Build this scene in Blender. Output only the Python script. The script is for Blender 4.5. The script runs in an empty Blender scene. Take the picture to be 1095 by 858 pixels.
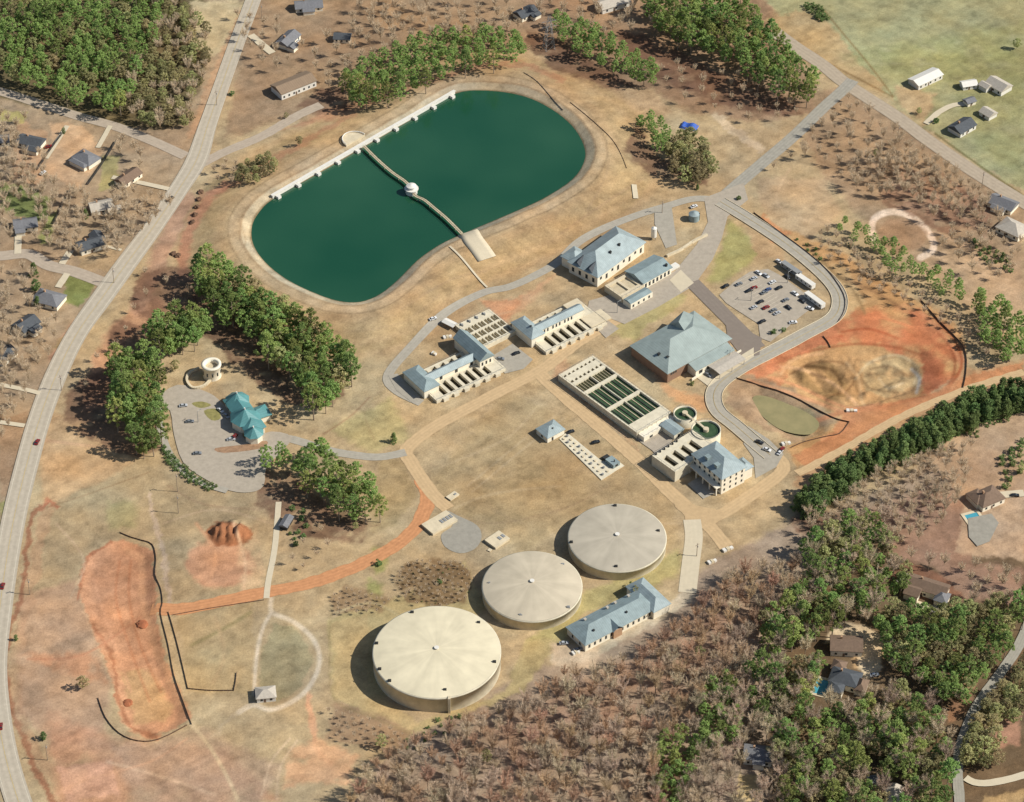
import bpy, bmesh, math, random
import numpy as np
from mathutils import Vector, Matrix, noise as mnoise
random.seed(7); np.random.seed(7)
SC = bpy.context.scene; COL = SC.collection
R_ = math.radians
# ------------------------------------------------------------------ camera, sky, sun, exposure
ELEV = R_(41.0); DIST = 1551.0; HFOV = R_(20.0)
ce, se = math.cos(ELEV), math.sin(ELEV)
CAM = np.array([0.0, -DIST*ce, DIST*se])
FPX = 547.5/math.tan(HFOV/2)
cd = bpy.data.cameras.new('camera'); cam = bpy.data.objects.new('camera', cd); COL.objects.link(cam)
cam.location = CAM; cam.rotation_euler = (math.pi/2-ELEV, 0, 0)
cd.sensor_fit = 'HORIZONTAL'; cd.sensor_width = 36; cd.lens = 18/math.tan(HFOV/2)
cd.clip_start = 1; cd.clip_end = 40000
SC.camera = cam
SUN_EL = R_(41); SUN_AZ = R_(-6)
w = bpy.data.worlds.new('World'); SC.world = w; w.use_nodes = True
wn = w.node_tree; bg = wn.nodes['Background']
sky = wn.nodes.new('ShaderNodeTexSky'); sky.sky_type = 'NISHITA'; sky.sun_disc = False
sky.sun_elevation = SUN_EL; sky.sun_rotation = math.pi/2 - SUN_AZ
wn.links.new(sky.outputs[0], bg.inputs[0]); bg.inputs[1].default_value = 0.085
sd = bpy.data.lights.new('sun', 'SUN'); sd.energy = 5.0; sd.angle = R_(0.5); sd.color = (1.0, 0.962, 0.885)
so = bpy.data.objects.new('sun', sd); COL.objects.link(so)
sv = Vector((math.cos(SUN_EL)*math.cos(SUN_AZ), math.cos(SUN_EL)*math.sin(SUN_AZ), math.sin(SUN_EL)))
so.rotation_euler = sv.to_track_quat('Z', 'Y').to_euler(); so.location = sv*500
SC.view_settings.view_transform = 'Standard'; SC.view_settings.look = 'None'
SC.view_settings.exposure = 0.16; SC.view_settings.gamma = 1
SC.view_settings.use_curve_mapping = False
KA = 0.80                                      # photo colour -> albedo

# ------------------------------------------------------------------ noise and polygons
_T = np.random.rand(16, 256, 256)
def vn(x, y, s, k=0):
    x = np.asarray(x, float)/s+37.3*k; y = np.asarray(y, float)/s+11.7*k
    xi = np.floor(x).astype(int); yi = np.floor(y).astype(int)
    fx = x-xi; fy = y-yi; fx = fx*fx*(3-2*fx); fy = fy*fy*(3-2*fy)
    T = _T[k % 16]; a = T[xi & 255, yi & 255]; b = T[(xi+1) & 255, yi & 255]
    c = T[xi & 255, (yi+1) & 255]; d = T[(xi+1) & 255, (yi+1) & 255]
    return (a*(1-fx)+b*fx)*(1-fy)+(c*(1-fx)+d*fx)*fy
def fbm(x, y, s, k=0, o=4):
    r = 0; a = .5; t = 0
    for i in range(o):
        r = r+a*vn(x, y, s/2**i, k+i); t += a; a *= .55
    return r/t
def seg_d(px, py, pts, closed=True):
    d = np.full(np.shape(px), 1e18); n = len(pts)
    for i in range(n if closed else n-1):
        ax, ay = pts[i][:2]; bx, by = pts[(i+1) % n][:2]
        vx, vy = bx-ax, by-ay; L = vx*vx+vy*vy+1e-12
        t = np.clip(((px-ax)*vx+(py-ay)*vy)/L, 0, 1)
        d = np.minimum(d, (px-ax-t*vx)**2+(py-ay-t*vy)**2)
    return np.sqrt(d)
def inside(px, py, pts):
    c = np.zeros(np.shape(px), bool); n = len(pts)
    for i in range(n):
        ax, ay = pts[i][:2]; bx, by = pts[(i+1) % n][:2]
        if ay == by: continue
        c ^= ((ay > py) != (by > py)) & (px < (bx-ax)*(py-ay)/(by-ay)+ax)
    return c
def sdf(px, py, pts):                           # positive outside
    d = seg_d(px, py, pts); return np.where(inside(px, py, pts), -d, d)
def sst(a, b, x):
    t = np.clip((x-a)/(b-a), 0, 1); return t*t*(3-2*t)
def catmull(pts, n=6, closed=False):
    P = [np.array(p, float) for p in pts]; m = len(P); out = []
    for i in range(m if closed else m-1):
        if closed: p0, p1, p2, p3 = P[i-1], P[i], P[(i+1) % m], P[(i+2) % m]
        else: p0, p1, p2, p3 = P[max(i-1, 0)], P[i], P[i+1], P[min(i+2, m-1)]
        for j in range(n):
            t = j/n
            out.append(.5*((2*p1)+(-p0+p2)*t+(2*p0-5*p1+4*p2-p3)*t*t+(-p0+3*p1-3*p2+p3)*t**3))
    if not closed: out.append(P[-1])
    return out
# ------------------------------------------------------------------ photo survey -> ground position
def gz(px, py, z=0.0):
    dx = px-547.5; dy = py-429.0
    ry = ce*FPX-dy*se; rz = -se*FPX-dy*ce
    t = (z-CAM[2])/rz
    return CAM[0]+dx*t, CAM[1]+ry*t
def proj(x, y, z):
    vy = y-CAM[1]; vz = z-CAM[2]
    f = vy*ce-vz*se; u = vy*se+vz*ce
    return 547.5+FPX*x/f, 429-FPX*u/f
WZ = 2.0
RES = catmull([gz(a, b, WZ) for a, b in [(485,101),(520,97),(560,103),(590,117),(612,135),(624,155),(625,172),(612,192),(580,213),(540,231),(500,248),(470,262),(446,279),(426,299),(406,315),(385,323),(362,322),(335,313),(305,298),(283,280),(271,262),(269,245),(275,230),(292,213),(340,186),(390,157),(440,128)]], 4, True)
def wp(l, z=0): return [gz(a, b, z) for a, b in l]
PIT_L = wp([(84,622),(95,592),(122,579),(150,579),(163,590),(166,620),(166,655),(180,715),(203,768),(185,782),(158,791),(138,782),(126,762),(122,735),(112,705),(94,665)])
POND = wp([(795,418),(812,412),(838,420),(866,432),(888,452),(880,467),(858,472),(835,464),(812,448)])
EXC = wp([(838,392),(862,378),(900,380),(940,373),(980,383),(988,408),(960,424),(918,434),(880,432),(850,412)])
MOUND = gz(246, 570)
BRUSH = wp([(422,618),(430,604),(460,598),(495,602),(508,618),(500,640),(470,650),(435,645)])
def H(x, y):
    x = np.asarray(x, float); y = np.asarray(y, float); h = np.zeros(np.broadcast(x, y).shape)
    def box(pts, m):
        a = np.array(pts); return (x > a[:,0].min()-m) & (x < a[:,0].max()+m) & (y > a[:,1].min()-m) & (y < a[:,1].max()+m)
    def ap(pts, m, fn):
        nonlocal h
        k = box(pts, m)
        if k.any():
            d = sdf(x[k], y[k], pts); h = h.copy(); h[k] += fn(d, x[k], y[k])
    x, y = np.atleast_1d(x), np.atleast_1d(y); h = np.atleast_1d(h)
    ap(RES, 50, lambda d, X, Y: np.where(d < 0, np.maximum(WZ-3, WZ+d*.35), np.where(d < 6, WZ+d/6*2.6, 4.6*(1-sst(13, 44, d)))))
    ap(PIT_L, 3, lambda d, X, Y: -1.8*sst(1.5, -6, d))
    ap(POND, 4, lambda d, X, Y: -2.8*sst(2, -7, d))
    ap(EXC, 14, lambda d, X, Y: -5.0*sst(12, -10, d)*(.45+1.1*fbm(X, Y, 16, 3))+ 3.6*fbm(X, Y, 10, 5)*sst(3, -3, d)+.8*np.sin(d*.55)*sst(8, -3, d))
    k = (np.abs(x-MOUND[0]) < 20) & (np.abs(y-MOUND[1]) < 22)
    if k.any():
        r = np.hypot((x[k]-MOUND[0])/11, (y[k]-MOUND[1])/11); h[k] += sst(1, .5, r)*(.8+7.*np.abs(fbm(x[k], y[k], 7, 2, 2)-.5)+1.6*np.abs(np.sin(x[k]*.75+5*vn(x[k], y[k], 9, 2))))
    return h
def Hs(x, y): return float(H(np.array([x]), np.array([y]))[0])
def G(px, py, up=0.0):
    z = up
    for _ in range(6):
        x, y = gz(px, py, z); z = Hs(x, y)+up
    return x, y, z-up
# ------------------------------------------------------------------ materials
def lin(c, k=None):
    k = KA if k is None else k
    return tuple((((v/255)/12.92 if v/255 <= .04045 else ((v/255+.055)/1.055)**2.4))*k for v in c)
MATS = {}
def mat(name, rgb, rough=.85, var=.15, scale=.6, metal=0., bump=0., stripes=None, randv=0., hue=0., spec=.3, alt=None, trans=0.):
    if name in MATS: return MATS[name]
    m = bpy.data.materials.new(name); m.use_nodes = True; N = m.node_tree.nodes; L = m.node_tree.links
    b = N['Principled BSDF']; b.inputs['Roughness'].default_value = rough; b.inputs['Metallic'].default_value = metal
    b.inputs['Specular IOR Level'].default_value = spec
    c = lin(rgb); tc = N.new('ShaderNodeTexCoord')
    nz = N.new('ShaderNodeTexNoise'); nz.inputs['Scale'].default_value = scale; nz.inputs['Detail'].default_value = 5; nz.inputs['Roughness'].default_value = .65
    L.new(tc.outputs['Object'], nz.inputs['Vector'])
    rp = N.new('ShaderNodeValToRGB'); rp.color_ramp.elements[0].position = .3; rp.color_ramp.elements[1].position = .7
    a = alt and lin(alt) or tuple(v*(1-var*1.6) for v in c)
    rp.color_ramp.elements[0].color = (*a, 1); rp.color_ramp.elements[1].color = (*[min(1, v*(1+var)) for v in c], 1)
    L.new(nz.outputs['Fac'], rp.inputs['Fac']); out = rp.outputs['Color']
    if stripes:
        ax, freq, amt = stripes
        sp = N.new('ShaderNodeSeparateXYZ'); L.new(tc.outputs['Object'], sp.inputs[0])
        ml = N.new('ShaderNodeMath'); ml.operation = 'MULTIPLY'; ml.inputs[1].default_value = freq; L.new(sp.outputs[ax], ml.inputs[0])
        fr = N.new('ShaderNodeMath'); fr.operation = 'FRACT'; L.new(ml.outputs[0], fr.inputs[0])
        gt = N.new('ShaderNodeMath'); gt.operation = 'GREATER_THAN'; gt.inputs[1].default_value = .8; L.new(fr.outputs[0], gt.inputs[0])
        fm = N.new('ShaderNodeMath'); fm.operation = 'MULTIPLY'; fm.inputs[1].default_value = amt; L.new(gt.outputs[0], fm.inputs[0])
        mx = N.new('ShaderNodeMixRGB'); mx.blend_type = 'MULTIPLY'; L.new(fm.outputs[0], mx.inputs[0]); L.new(out, mx.inputs[1]); mx.inputs[2].default_value = (.4, .4, .4, 1); out = mx.outputs[0]
    if randv or hue:
        oi = N.new('ShaderNodeObjectInfo'); hs = N.new('ShaderNodeHueSaturation')
        for (inp, lo, hi) in (('Value', 1-randv, 1+randv), ('Hue', .5-hue, .5+hue)):
            mr = N.new('ShaderNodeMapRange'); mr.inputs['To Min'].default_value = lo; mr.inputs['To Max'].default_value = hi
            if inp == 'Hue':
                q = N.new('ShaderNodeMath'); q.operation = 'MULTIPLY'; q.inputs[1].default_value = 7.31; L.new(oi.outputs['Random'], q.inputs[0])
                f = N.new('ShaderNodeMath'); f.operation = 'FRACT'; L.new(q.outputs[0], f.inputs[0]); L.new(f.outputs[0], mr.inputs['Value'])
            else: L.new(oi.outputs['Random'], mr.inputs['Value'])
            L.new(mr.outputs[0], hs.inputs[inp])
        L.new(out, hs.inputs['Color']); out = hs.outputs[0]
    L.new(out, b.inputs['Base Color'])
    if bump:
        bp = N.new('ShaderNodeBump'); bp.inputs['Strength'].default_value = bump; bp.inputs['Distance'].default_value = .3
        n2 = N.new('ShaderNodeTexNoise'); n2.inputs['Scale'].default_value = scale*3; n2.inputs['Detail'].default_value = 4
        L.new(tc.outputs['Object'], n2.inputs['Vector']); L.new(n2.outputs['Fac'], bp.inputs['Height']); L.new(bp.outputs[0], b.inputs['Normal'])
    if trans:
        tr = N.new('ShaderNodeBsdfTranslucent'); mxs = N.new('ShaderNodeMixShader'); mxs.inputs[0].default_value = trans
        L.new(out, tr.inputs['Color']); L.new(b.outputs[0], mxs.inputs[1]); L.new(tr.outputs[0], mxs.inputs[2]); L.new(mxs.outputs[0], N['Material Output'].inputs[0])
    MATS[name] = m; return m
M_BLUE = mat('blue_metal_roof', (160,174,174), .6, .13, .25, stripes=('X', .9, .25), spec=.4)
M_BLUE2 = mat('weathered_blue_roof', (148,164,164), .6, .13, .25, stripes=('X', .9, .25))
M_GREEN = mat('grey_green_metal_roof', (160,172,166), .6, .1, .2, stripes=('X', .8, .2))
M_TEAL = mat('teal_copper_roof', (96,150,150), .5, .1, .2, stripes=('X', .9, .25))
M_CREAM = mat('cream_wall', (248,238,214), .9, .06, .4)
M_CONC = mat('concrete', (206,190,158), .9, .12, .3)
M_CONC2 = mat('pale_concrete', (222,206,174), .9, .1, .25)
M_WHITE = mat('white_paint', (235,230,218), .6, .05, .4)
M_CELL = mat('basin_inside', (92,72,54), .9, .2, .5)
M_DARK = mat('dark_metal', (60,60,58), .6, .2, 1.)
M_GLASS = mat('window_glass', (58,64,66), .15, .1, .6, spec=.5)
M_WATERB = mat('basin_water', (70,92,62), .3, .25, .25, spec=.25, alt=(50,70,48))
M_BROWNW = mat('brown_basin_water', (74,66,46), .4, .3, .5, spec=.2)
M_TRUNK = mat('bark', (164,146,126), .95, .2, 2.)
M_GREY = mat('grey_shingle', (128,128,130), .9, .12, .8)
M_DGREY = mat('dark_shingle', (88,92,96), .9, .14, .8)
M_BROWN = mat('brown_shingle', (132,110,92), .9, .12, .8)
M_PALE = mat('pale_shingle', (196,186,170), .9, .1, .8)
M_TANB = mat('tan_metal_roof', (150,128,104), .7, .06, .3, stripes=('X', .7, .2))
M_BRICK = mat('tan_brick', (186,150,118), .9, .1, 1.)
M_POOL = mat('pool_water', (82,168,186), .1, .05, .5, spec=.5)
M_TARP = mat('blue_tarp', (66,104,190), .5, .15, .6)
M_CLAYP = mat('clay_heap', (168,104,70), .95, .2, .5)
M_SILT = mat('silt_fence_cloth', (112,88,70), .9, .2, 1.)
M_STEEL = mat('galvanised_steel', (170,170,166), .5, .1, 1., metal=.3)
M_TYRE = mat('tyre_rubber', (30,30,30), .9, .1, 1.)
# ------------------------------------------------------------------ object helpers
def setp(o, label=None, cat=None, group=None, kind=None):
    if label: o['label'] = label
    if cat: o['category'] = cat
    if group: o['group'] = group
    if kind: o['kind'] = kind
    return o
def empty(name, loc, rz=0, label=None, cat=None, group=None):
    o = bpy.data.objects.new(name, None); COL.objects.link(o); o.location = loc; o.rotation_euler = (0, 0, rz)
    o.empty_display_size = .5
    return setp(o, label, cat, group)
def mesh(name, V, F, m, parent=None, smooth=False):
    me = bpy.data.meshes.new(name); me.from_pydata([tuple(map(float, v)) for v in V], [], F); me.update()
    if m: me.materials.append(m)
    if smooth: me.polygons.foreach_set('use_smooth', [True]*len(me.polygons))
    o = bpy.data.objects.new(name, me); COL.objects.link(o); o.parent = parent
    return o
def fastmesh(name, V, F, m, parent=None, link=True):       # numpy verts, equal-sized faces
    V = np.asarray(V, np.float32); F = np.asarray(F, np.int32); k = F.shape[1]
    me = bpy.data.meshes.new(name); me.vertices.add(len(V)); me.vertices.foreach_set('co', V.ravel())
    me.loops.add(F.size); me.loops.foreach_set('vertex_index', F.ravel())
    me.polygons.add(len(F)); me.polygons.foreach_set('loop_start', np.arange(0, F.size, k, dtype=np.int32))
    me.update(calc_edges=True); me.validate()
    if m: me.materials.append(m)
    if not link: return me
    o = bpy.data.objects.new(name, me); COL.objects.link(o); o.parent = parent
    return o
class MB:
    def __init__(s): s.V = []; s.F = []
    def add(s, V, F):
        n = len(s.V); s.V += [tuple(v) for v in V]; s.F += [tuple(i+n for i in f) for f in F]; return s
    def box(s, x0, x1, y0, y1, z0, z1):
        return s.add([(x0,y0,z0),(x1,y0,z0),(x1,y1,z0),(x0,y1,z0),(x0,y0,z1),(x1,y0,z1),(x1,y1,z1),(x0,y1,z1)],
                     [(0,3,2,1),(4,5,6,7),(0,1,5,4),(1,2,6,5),(2,3,7,6),(3,0,4,7)])
    def tube(s, a, b, r0, r1=None, n=6):
        r1 = r0 if r1 is None else r1; a = Vector(a); b = Vector(b); d = (b-a).normalized()
        u = d.orthogonal().normalized(); v = d.cross(u); V = []
        for p, r in ((a, r0), (b, r1)):
            for i in range(n):
                t = 2*math.pi*i/n; V.append(p+(u*math.cos(t)+v*math.sin(t))*r)
        return s.add(V, [(i, (i+1) % n, n+(i+1) % n, n+i) for i in range(n)]+[tuple(range(n))[::-1], tuple(range(n, 2*n))])
    def cyl(s, x, y, r, z0, z1, n=24, r1=None): return s.tube((x,y,z0), (x,y,z1), r, r1, n)
    def build(s, name, m, parent=None, smooth=False): return mesh(name, s.V, s.F, m, parent, smooth)
def box(parent, name, x0, x1, y0, y1, z0, z1, m): return MB().box(x0,x1,y0,y1,z0,z1).build(name, m, parent)
def hip(parent, x0, x1, y0, y1, z, rise, m, over=.7, gable=False, name='roof', th=.25):
    x0 -= over; x1 += over; y0 -= over; y1 += over
    if (x1-x0) >= (y1-y0):
        i = 0.02 if gable else (y1-y0)/2; ym = (y0+y1)/2; r = [(x0+i, ym), (max(x0+i+.05, x1-i), ym)]; o = 0
    else:
        i = 0.02 if gable else (x1-x0)/2; xm = (x0+x1)/2; r = [(xm, y0+i), (xm, max(y0+i+.05, y1-i))]; o = 1
    V = [(x0,y0,z),(x1,y0,z),(x1,y1,z),(x0,y1,z),(*r[0],z+rise),(*r[1],z+rise)]
    V += [(x0,y0,z-th),(x1,y0,z-th),(x1,y1,z-th),(x0,y1,z-th)]
    if o == 0: F = [(0,1,5,4),(1,2,5),(2,3,4,5),(3,0,4)]
    else: F = [(0,1,4),(1,2,5,4),(2,3,5),(3,0,4,5)]
    F += [(9,8,7,6),(6,7,1,0),(7,8,2,1),(8,9,3,2),(9,6,0,3)]
    return mesh(name, V, F, m, parent)
def win(parent, side, at, z0, z1, L, W, wd=1.2, m=None, name='window'):
    m = m or M_GLASS; t = .05; b = MB()
    if side == 'F': b.box(at-wd/2, at+wd/2, -t, t, z0, z1)
    elif side == 'B': b.box(at-wd/2, at+wd/2, W-t, W+t, z0, z1)
    elif side == 'L': b.box(-t, t, at-wd/2, at+wd/2, z0, z1)
    else: b.box(L-t, L+t, at-wd/2, at+wd/2, z0, z1)
    return b.build(name, m, parent)
def frame(name, F, Rr, Lp, z, label, cat, group=None):
    """building frame from three eave corners surveyed at height z: front, right, left"""
    f = np.array(gz(*F, z)); r = np.array(gz(*Rr, z)); l = np.array(gz(*Lp, z))
    a = math.atan2(r[1]-f[1], r[0]-f[0]); L = float(np.hypot(*(r-f)))
    v = np.array([-math.sin(a), math.cos(a)]); W = float(abs(np.dot(l-f, v)))
    return empty(name, (f[0], f[1], 0), a, label, cat, group), L, W
def plate(parent, x0, x1, y0, y1, z, holes, depth, m, name='deck', fill=None, fname='basin_water', inner=None, fz=.8):
    xs = sorted({x0, x1, *[h[0] for h in holes], *[h[1] for h in holes]}); ys = sorted({y0, y1, *[h[2] for h in holes], *[h[3] for h in holes]})
    b = MB()
    for i in range(len(xs)-1):
        for j in range(len(ys)-1):
            cx = (xs[i]+xs[i+1])/2; cy = (ys[j]+ys[j+1])/2
            if any(h[0] < cx < h[1] and h[2] < cy < h[3] for h in holes): continue
            b.add([(xs[i],ys[j],z),(xs[i+1],ys[j],z),(xs[i+1],ys[j+1],z),(xs[i],ys[j+1],z)], [(0,1,2,3)])
    b.add([(x0,y0,0),(x1,y0,0),(x1,y1,0),(x0,y1,0),(x0,y0,z),(x1,y0,z),(x1,y1,z),(x0,y1,z)], [(0,1,5,4),(1,2,6,5),(2,3,7,6),(3,0,4,7)])
    for h in holes:
        a0,a1,c0,c1 = h[:4]; q = z-depth
        b.add([(a0,c0,q),(a1,c0,q),(a1,c1,q),(a0,c1,q),(a0,c0,z),(a1,c0,z),(a1,c1,z),(a0,c1,z)], [(0,1,2,3),(4,5,1,0),(5,6,2,1),(6,7,3,2),(7,4,0,3)])
    o = b.build(name, m, parent)
    for h in holes:
        f = h[4] if len(h) > 4 else fill
        if f:
            mesh(fname, [(h[0]+.01,h[2]+.01,z-depth*fz),(h[1]-.01,h[2]+.01,z-depth*fz),(h[1]-.01,h[3]-.01,z-depth*fz),(h[0]+.01,h[3]-.01,z-depth*fz)], [(0,1,2,3)], f, o)
    return o
def rails(parent, x0, x1, y0, y1, z, step=3., name='railing'):
    b = MB()
    for (a, c, d, e) in ((x0,y0,x1,y0),(x1,y0,x1,y1),(x1,y1,x0,y1),(x0,y1,x0,y0)):
        n = max(1, int(math.hypot(d-a, e-c)/step))
        for k in range(n):
            t = k/n; b.box(a+(d-a)*t-.05, a+(d-a)*t+.05, c+(e-c)*t-.05, c+(e-c)*t+.05, z, z+1.1)
        b.tube((a,c,z+1.1), (d,e,z+1.1), .06, n=4)
    return b.build(name, M_STEEL, parent)
# ------------------------------------------------------------------ GROUND
def axis(lo, hi, st, far):
    a = list(np.arange(lo, hi+st/2, st)); d = st
    while a[-1] < far: d *= 1.5; a.append(a[-1]+d)
    d = st
    while a[0] > -far: d *= 1.5; a.insert(0, a[0]-d)
    return np.array(a)
gx = axis(-335, 335, .85, 9000); gy = axis(-325, 430, .85, 9000)
X, Y = np.meshgrid(gx, gy); X = X.ravel(); Y = Y.ravel()
Zg = H(X, Y)
PX, PY = proj(X, Y, 0*X); PX = np.clip(PX, -400, 1500); PY = np.where((Y < CAM[1]+200), 2000, np.clip(PY, -600, 1500))
PXh, PYh = proj(X, Y, Zg); ok = (np.abs(X) < 500) & (np.abs(Y) < 500); PX = np.where(ok, PXh, PX); PY = np.where(ok, PYh, PY)
wx = PX+(fbm(X, Y, 9, 0)-.5)*10+(fbm(X, Y, 2.6, 4)-.5)*6; wy = PY+(fbm(X, Y, 9, 6)-.5)*10+(fbm(X, Y, 2.6, 7)-.5)*6
C = np.tile(np.array(lin((184,160,122), 1)), (len(X), 1))
def paint(pts, rgb, fe=5, op=1., nz=0., ns=12, seed=1, line=None, sm=True):
    global C
    a = np.array(pts); m = fe*2+12+(line or 0)
    k = (wx > a[:,0].min()-m) & (wx < a[:,0].max()+m) & (wy > a[:,1].min()-m) & (wy < a[:,1].max()+m)
    if not k.any(): return
    if line is not None:
        d = seg_d(wx[k] if fe > 2 else PX[k], wy[k] if fe > 2 else PY[k], catmull(pts, 5) if sm else pts, False)-line/2
    else: d = sdf(wx[k], wy[k], pts)
    fe = fe if fe < 2 else fe*.55
    t = sst(fe, -fe, d)*op
    if nz: t = t*sst(.5-nz*.0-.22, .5+.22, fbm(X[k], Y[k], ns, seed)+ (1-nz)*.3)
    C[k] = C[k]*(1-t[:, None])+np.array(lin(rgb, 1))*t[:, None]
E = lambda cx, cy, rx, ry, n=20: [(cx+rx*math.cos(2*math.pi*i/n), cy+ry*math.sin(2*math.pi*i/n)) for i in range(n)]
# large zones
paint([(-300,-300),(290,-300),(290,0),(215,165),(100,330),(45,440),(0,640),(-300,640)], (168,144,114), 6)
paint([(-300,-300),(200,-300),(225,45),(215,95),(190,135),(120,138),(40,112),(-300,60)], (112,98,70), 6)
paint([(205,0),(262,0),(236,60),(205,50)], (196,176,136), 4)
paint([(235,55),(262,0),(270,0),(220,140),(200,150)], (190,152,116), 4, .8)
paint([(272,0),(620,-100),(620,10),(560,60),(470,95),(360,120),(300,130),(240,150)], (160,132,102), 8, .9)
paint([(560,-300),(820,-300),(820,0),(870,90),(870,120),(800,130),(740,120),(700,95),(640,90),(580,60),(560,20)], (156,126,98), 8, .9)
paint([(560,55),(640,88),(700,95),(720,120),(700,130),(660,110),(600,85)], (196,164,124), 5, .8)
paint([(815,0),(780,-400),(1500,-400),(1500,250),(1095,205),(1040,170),(955,112),(900,60),(860,40)], (164,158,116), 5)
paint([(860,10),(818,20),(860,60),(958,112),(945,95),(885,25)], (182,156,114), 4)
paint([(1000,60),(1095,50),(1095,190),(1050,170)], (150,146,98), 14, .7, .5, 16, 2)
paint([(900,60),(1095,20),(1095,100),(960,85)], (152,150,98), 16, .6, .6, 9, 4)
paint([(960,90),(1000,100),(990,135),(960,112)], (188,158,120), 7, .8)
paint([(870,100),(905,90),(1000,150),(1095,215),(1095,330),(1040,330),(1000,300),(930,240),(880,190),(860,150)], (164,136,106), 8, .85)
paint([(960,180),(1060,210),(1060,250),(1000,240),(940,210)], (150,110,86), 10, .7, .6, 8)
paint([(810,190),(880,190),(900,230),(860,260),(815,225)], (186,158,122), 6)
paint([(1000,270),(1095,280),(1095,340),(1030,330)], (196,164,128), 8, .7)
paint([(815,232),(850,250),(900,270),(940,300),(1000,330),(1030,355),(1030,410),(960,440),(905,470),(850,505),(840,480),(905,450),(870,430),(800,405),(830,380),(890,345),(905,322),(880,285)], (194,152,104), 6)
paint([(905,335),(960,320),(1020,350),(1035,390),(1010,420),(985,425),(985,385),(940,370),(890,365),(850,385),(835,415),(800,402),(830,380),(870,362)], (194,122,84), 4, .95, .8, 14, 3)
paint([(815,228),(845,250),(830,262),(812,240)], (200,138,96), 4, .85)
paint([(850,272),(905,285),(925,320),(900,345),(905,320),(885,290)], (204,172,124), 5, .8)
paint([(985,370),(1012,385),(1005,420),(985,420)], (168,100,70), 5, .75)
paint([(850,395),(880,385),(905,400),(905,425),(880,428),(855,412)], (146,116,76), 5, .8, .6, 8)
paint([(920,390),(960,378),(985,390),(985,412),(955,425),(925,418)], (184,156,112), 5, .9, .3, 8)
paint([(1035,395),(1095,385),(1095,405),(1000,448),(900,495),(860,525),(845,515),(900,475),(960,440)], (182,146,108), 4)
paint([(1060,440),(1500,420),(1500,620),(1095,600),(1000,600),(960,560),(940,540),(1000,480)], (188,156,122), 8)
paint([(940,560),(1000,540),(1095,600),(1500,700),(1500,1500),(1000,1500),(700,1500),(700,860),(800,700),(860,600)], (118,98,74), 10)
paint([(370,870),(420,800),(470,775),(560,720),(620,700),(700,665),(760,600),(840,560),(900,540),(1000,500),(1040,540),(960,560),(860,640),(820,740),(800,1500),(300,1500)], (164,142,118), 8, .97)
paint([(520,780),(640,720),(760,650),(800,620),(780,700),(700,760),(560,840)], (154,114,90), 16, .5, .7, 10, 5)
paint([(930,545),(1000,520),(1040,540),(1040,600),(1095,610),(1095,650),(1030,640),(1000,605),(955,600)], (164,130,106), 8, .9)
# reservoir embankment
P3 = [proj(p[0], p[1], WZ) for p in RES]
def ring(off_in, off_out, rgb, op=1., fe=2):
    global C
    a = np.array(RES); k = (np.abs(X-a[:,0].mean()) < 180) & (np.abs(Y-a[:,1].mean()) < 180)
    d = sdf(X[k], Y[k], RES)+(fbm(X[k], Y[k], 14, 2)-.5)*fe*2
    t = sst(off_in-fe, off_in+fe, d)*sst(off_out+fe, off_out-fe, d)*op
    C[k] = C[k]*(1-t[:, None])+np.array(lin(rgb, 1))*t[:, None]
ring(13, 46, (184,154,114), .9, 4); ring(20, 34, (174,150,108), .5, 5); ring(36, 41, (160,138,96), .4, 2)
ring(-9, 5.5, (188,172,142), 1, .8); ring(5.5, 7, (160,136,106), .8, .6); ring(7, 12, (192,166,130), .8, 1.0); ring(12.5, 13.5, (150,128,98), .7, .5)
ring(-9, .8, (120,104,76), .9, .6)
paint([(215,210),(250,195),(330,150),(420,100),(540,68),(600,85)], (176,126,96), 4, .6, line=6)
paint([(240,200),(222,215),(200,255),(196,290)], (190,136,104), 5, .85, line=11)
paint([(165,330),(130,355),(110,390),(100,430)], (192,142,108), 8, .75, line=24)
paint([(200,215),(160,300),(150,330)], (186,146,118), 7, .8, line=18)
paint([(345,120),(420,95),(365,125),(300,140)], (184,132,100), 6, .7)
# plant lawn tints
paint([(455,520),(540,420),(640,460),(720,530),(730,600),(640,540),(560,590),(500,560)], (180,154,112), 10, .8)
paint([(455,560),(560,490),(640,510),(560,560)], (170,146,104), 12, .5, .6, 20, 7)
paint([(350,460),(420,425),(440,470),(400,485)], (180,164,116), 8, .9)
paint([(405,490),(435,495),(445,530),(425,560),(395,570)], (170,148,108), 6, .8)
paint([(540,330),(600,290),(560,330),(500,370)], (200,158,122), 6, .7)
paint([(515,320),(560,318),(540,345)], (206,150,110), 5, .8)
paint([(600,380),(655,450),(690,490),(640,440),(590,410)], (196,150,112), 7, .7)
paint([(690,390),(720,415),(770,425),(755,440),(715,425)], (206,160,116), 5, .9)
paint([(780,235),(800,250),(810,270),(800,285),(775,300),(755,300),(770,270)], (160,156,98), 8, .8)
paint([(800,240),(835,262),(840,280),(810,275)], (190,158,118), 5, .8)
paint([(640,350),(700,325),(720,310),(735,320),(700,345),(680,365)], (178,166,112), 5, .8)
paint([(780,405),(800,400),(850,415),(895,452),(850,475),(800,450),(775,430)], (170,140,108), 4, .9)
paint([(812,428),(838,430),(866,440),(880,456),(862,469),(840,464),(822,451)], (158,144,110), 3, .9)
paint([(690,600),(725,590),(730,615),(620,660),(600,690),(560,690),(620,640)], (176,162,108), 7, .85)
paint([(350,660),(420,640),(500,600),(520,650),(400,760),(440,775),(540,740),(560,690),(600,680),(560,740),(440,785),(355,745)], (184,164,116), 5, .9)
paint([(355,665),(395,660),(395,740),(450,775),(430,780),(358,745)], (194,168,120), 4, .9)
paint(E(405,600,10,14), (158,156,92), 6, .8)
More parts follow.
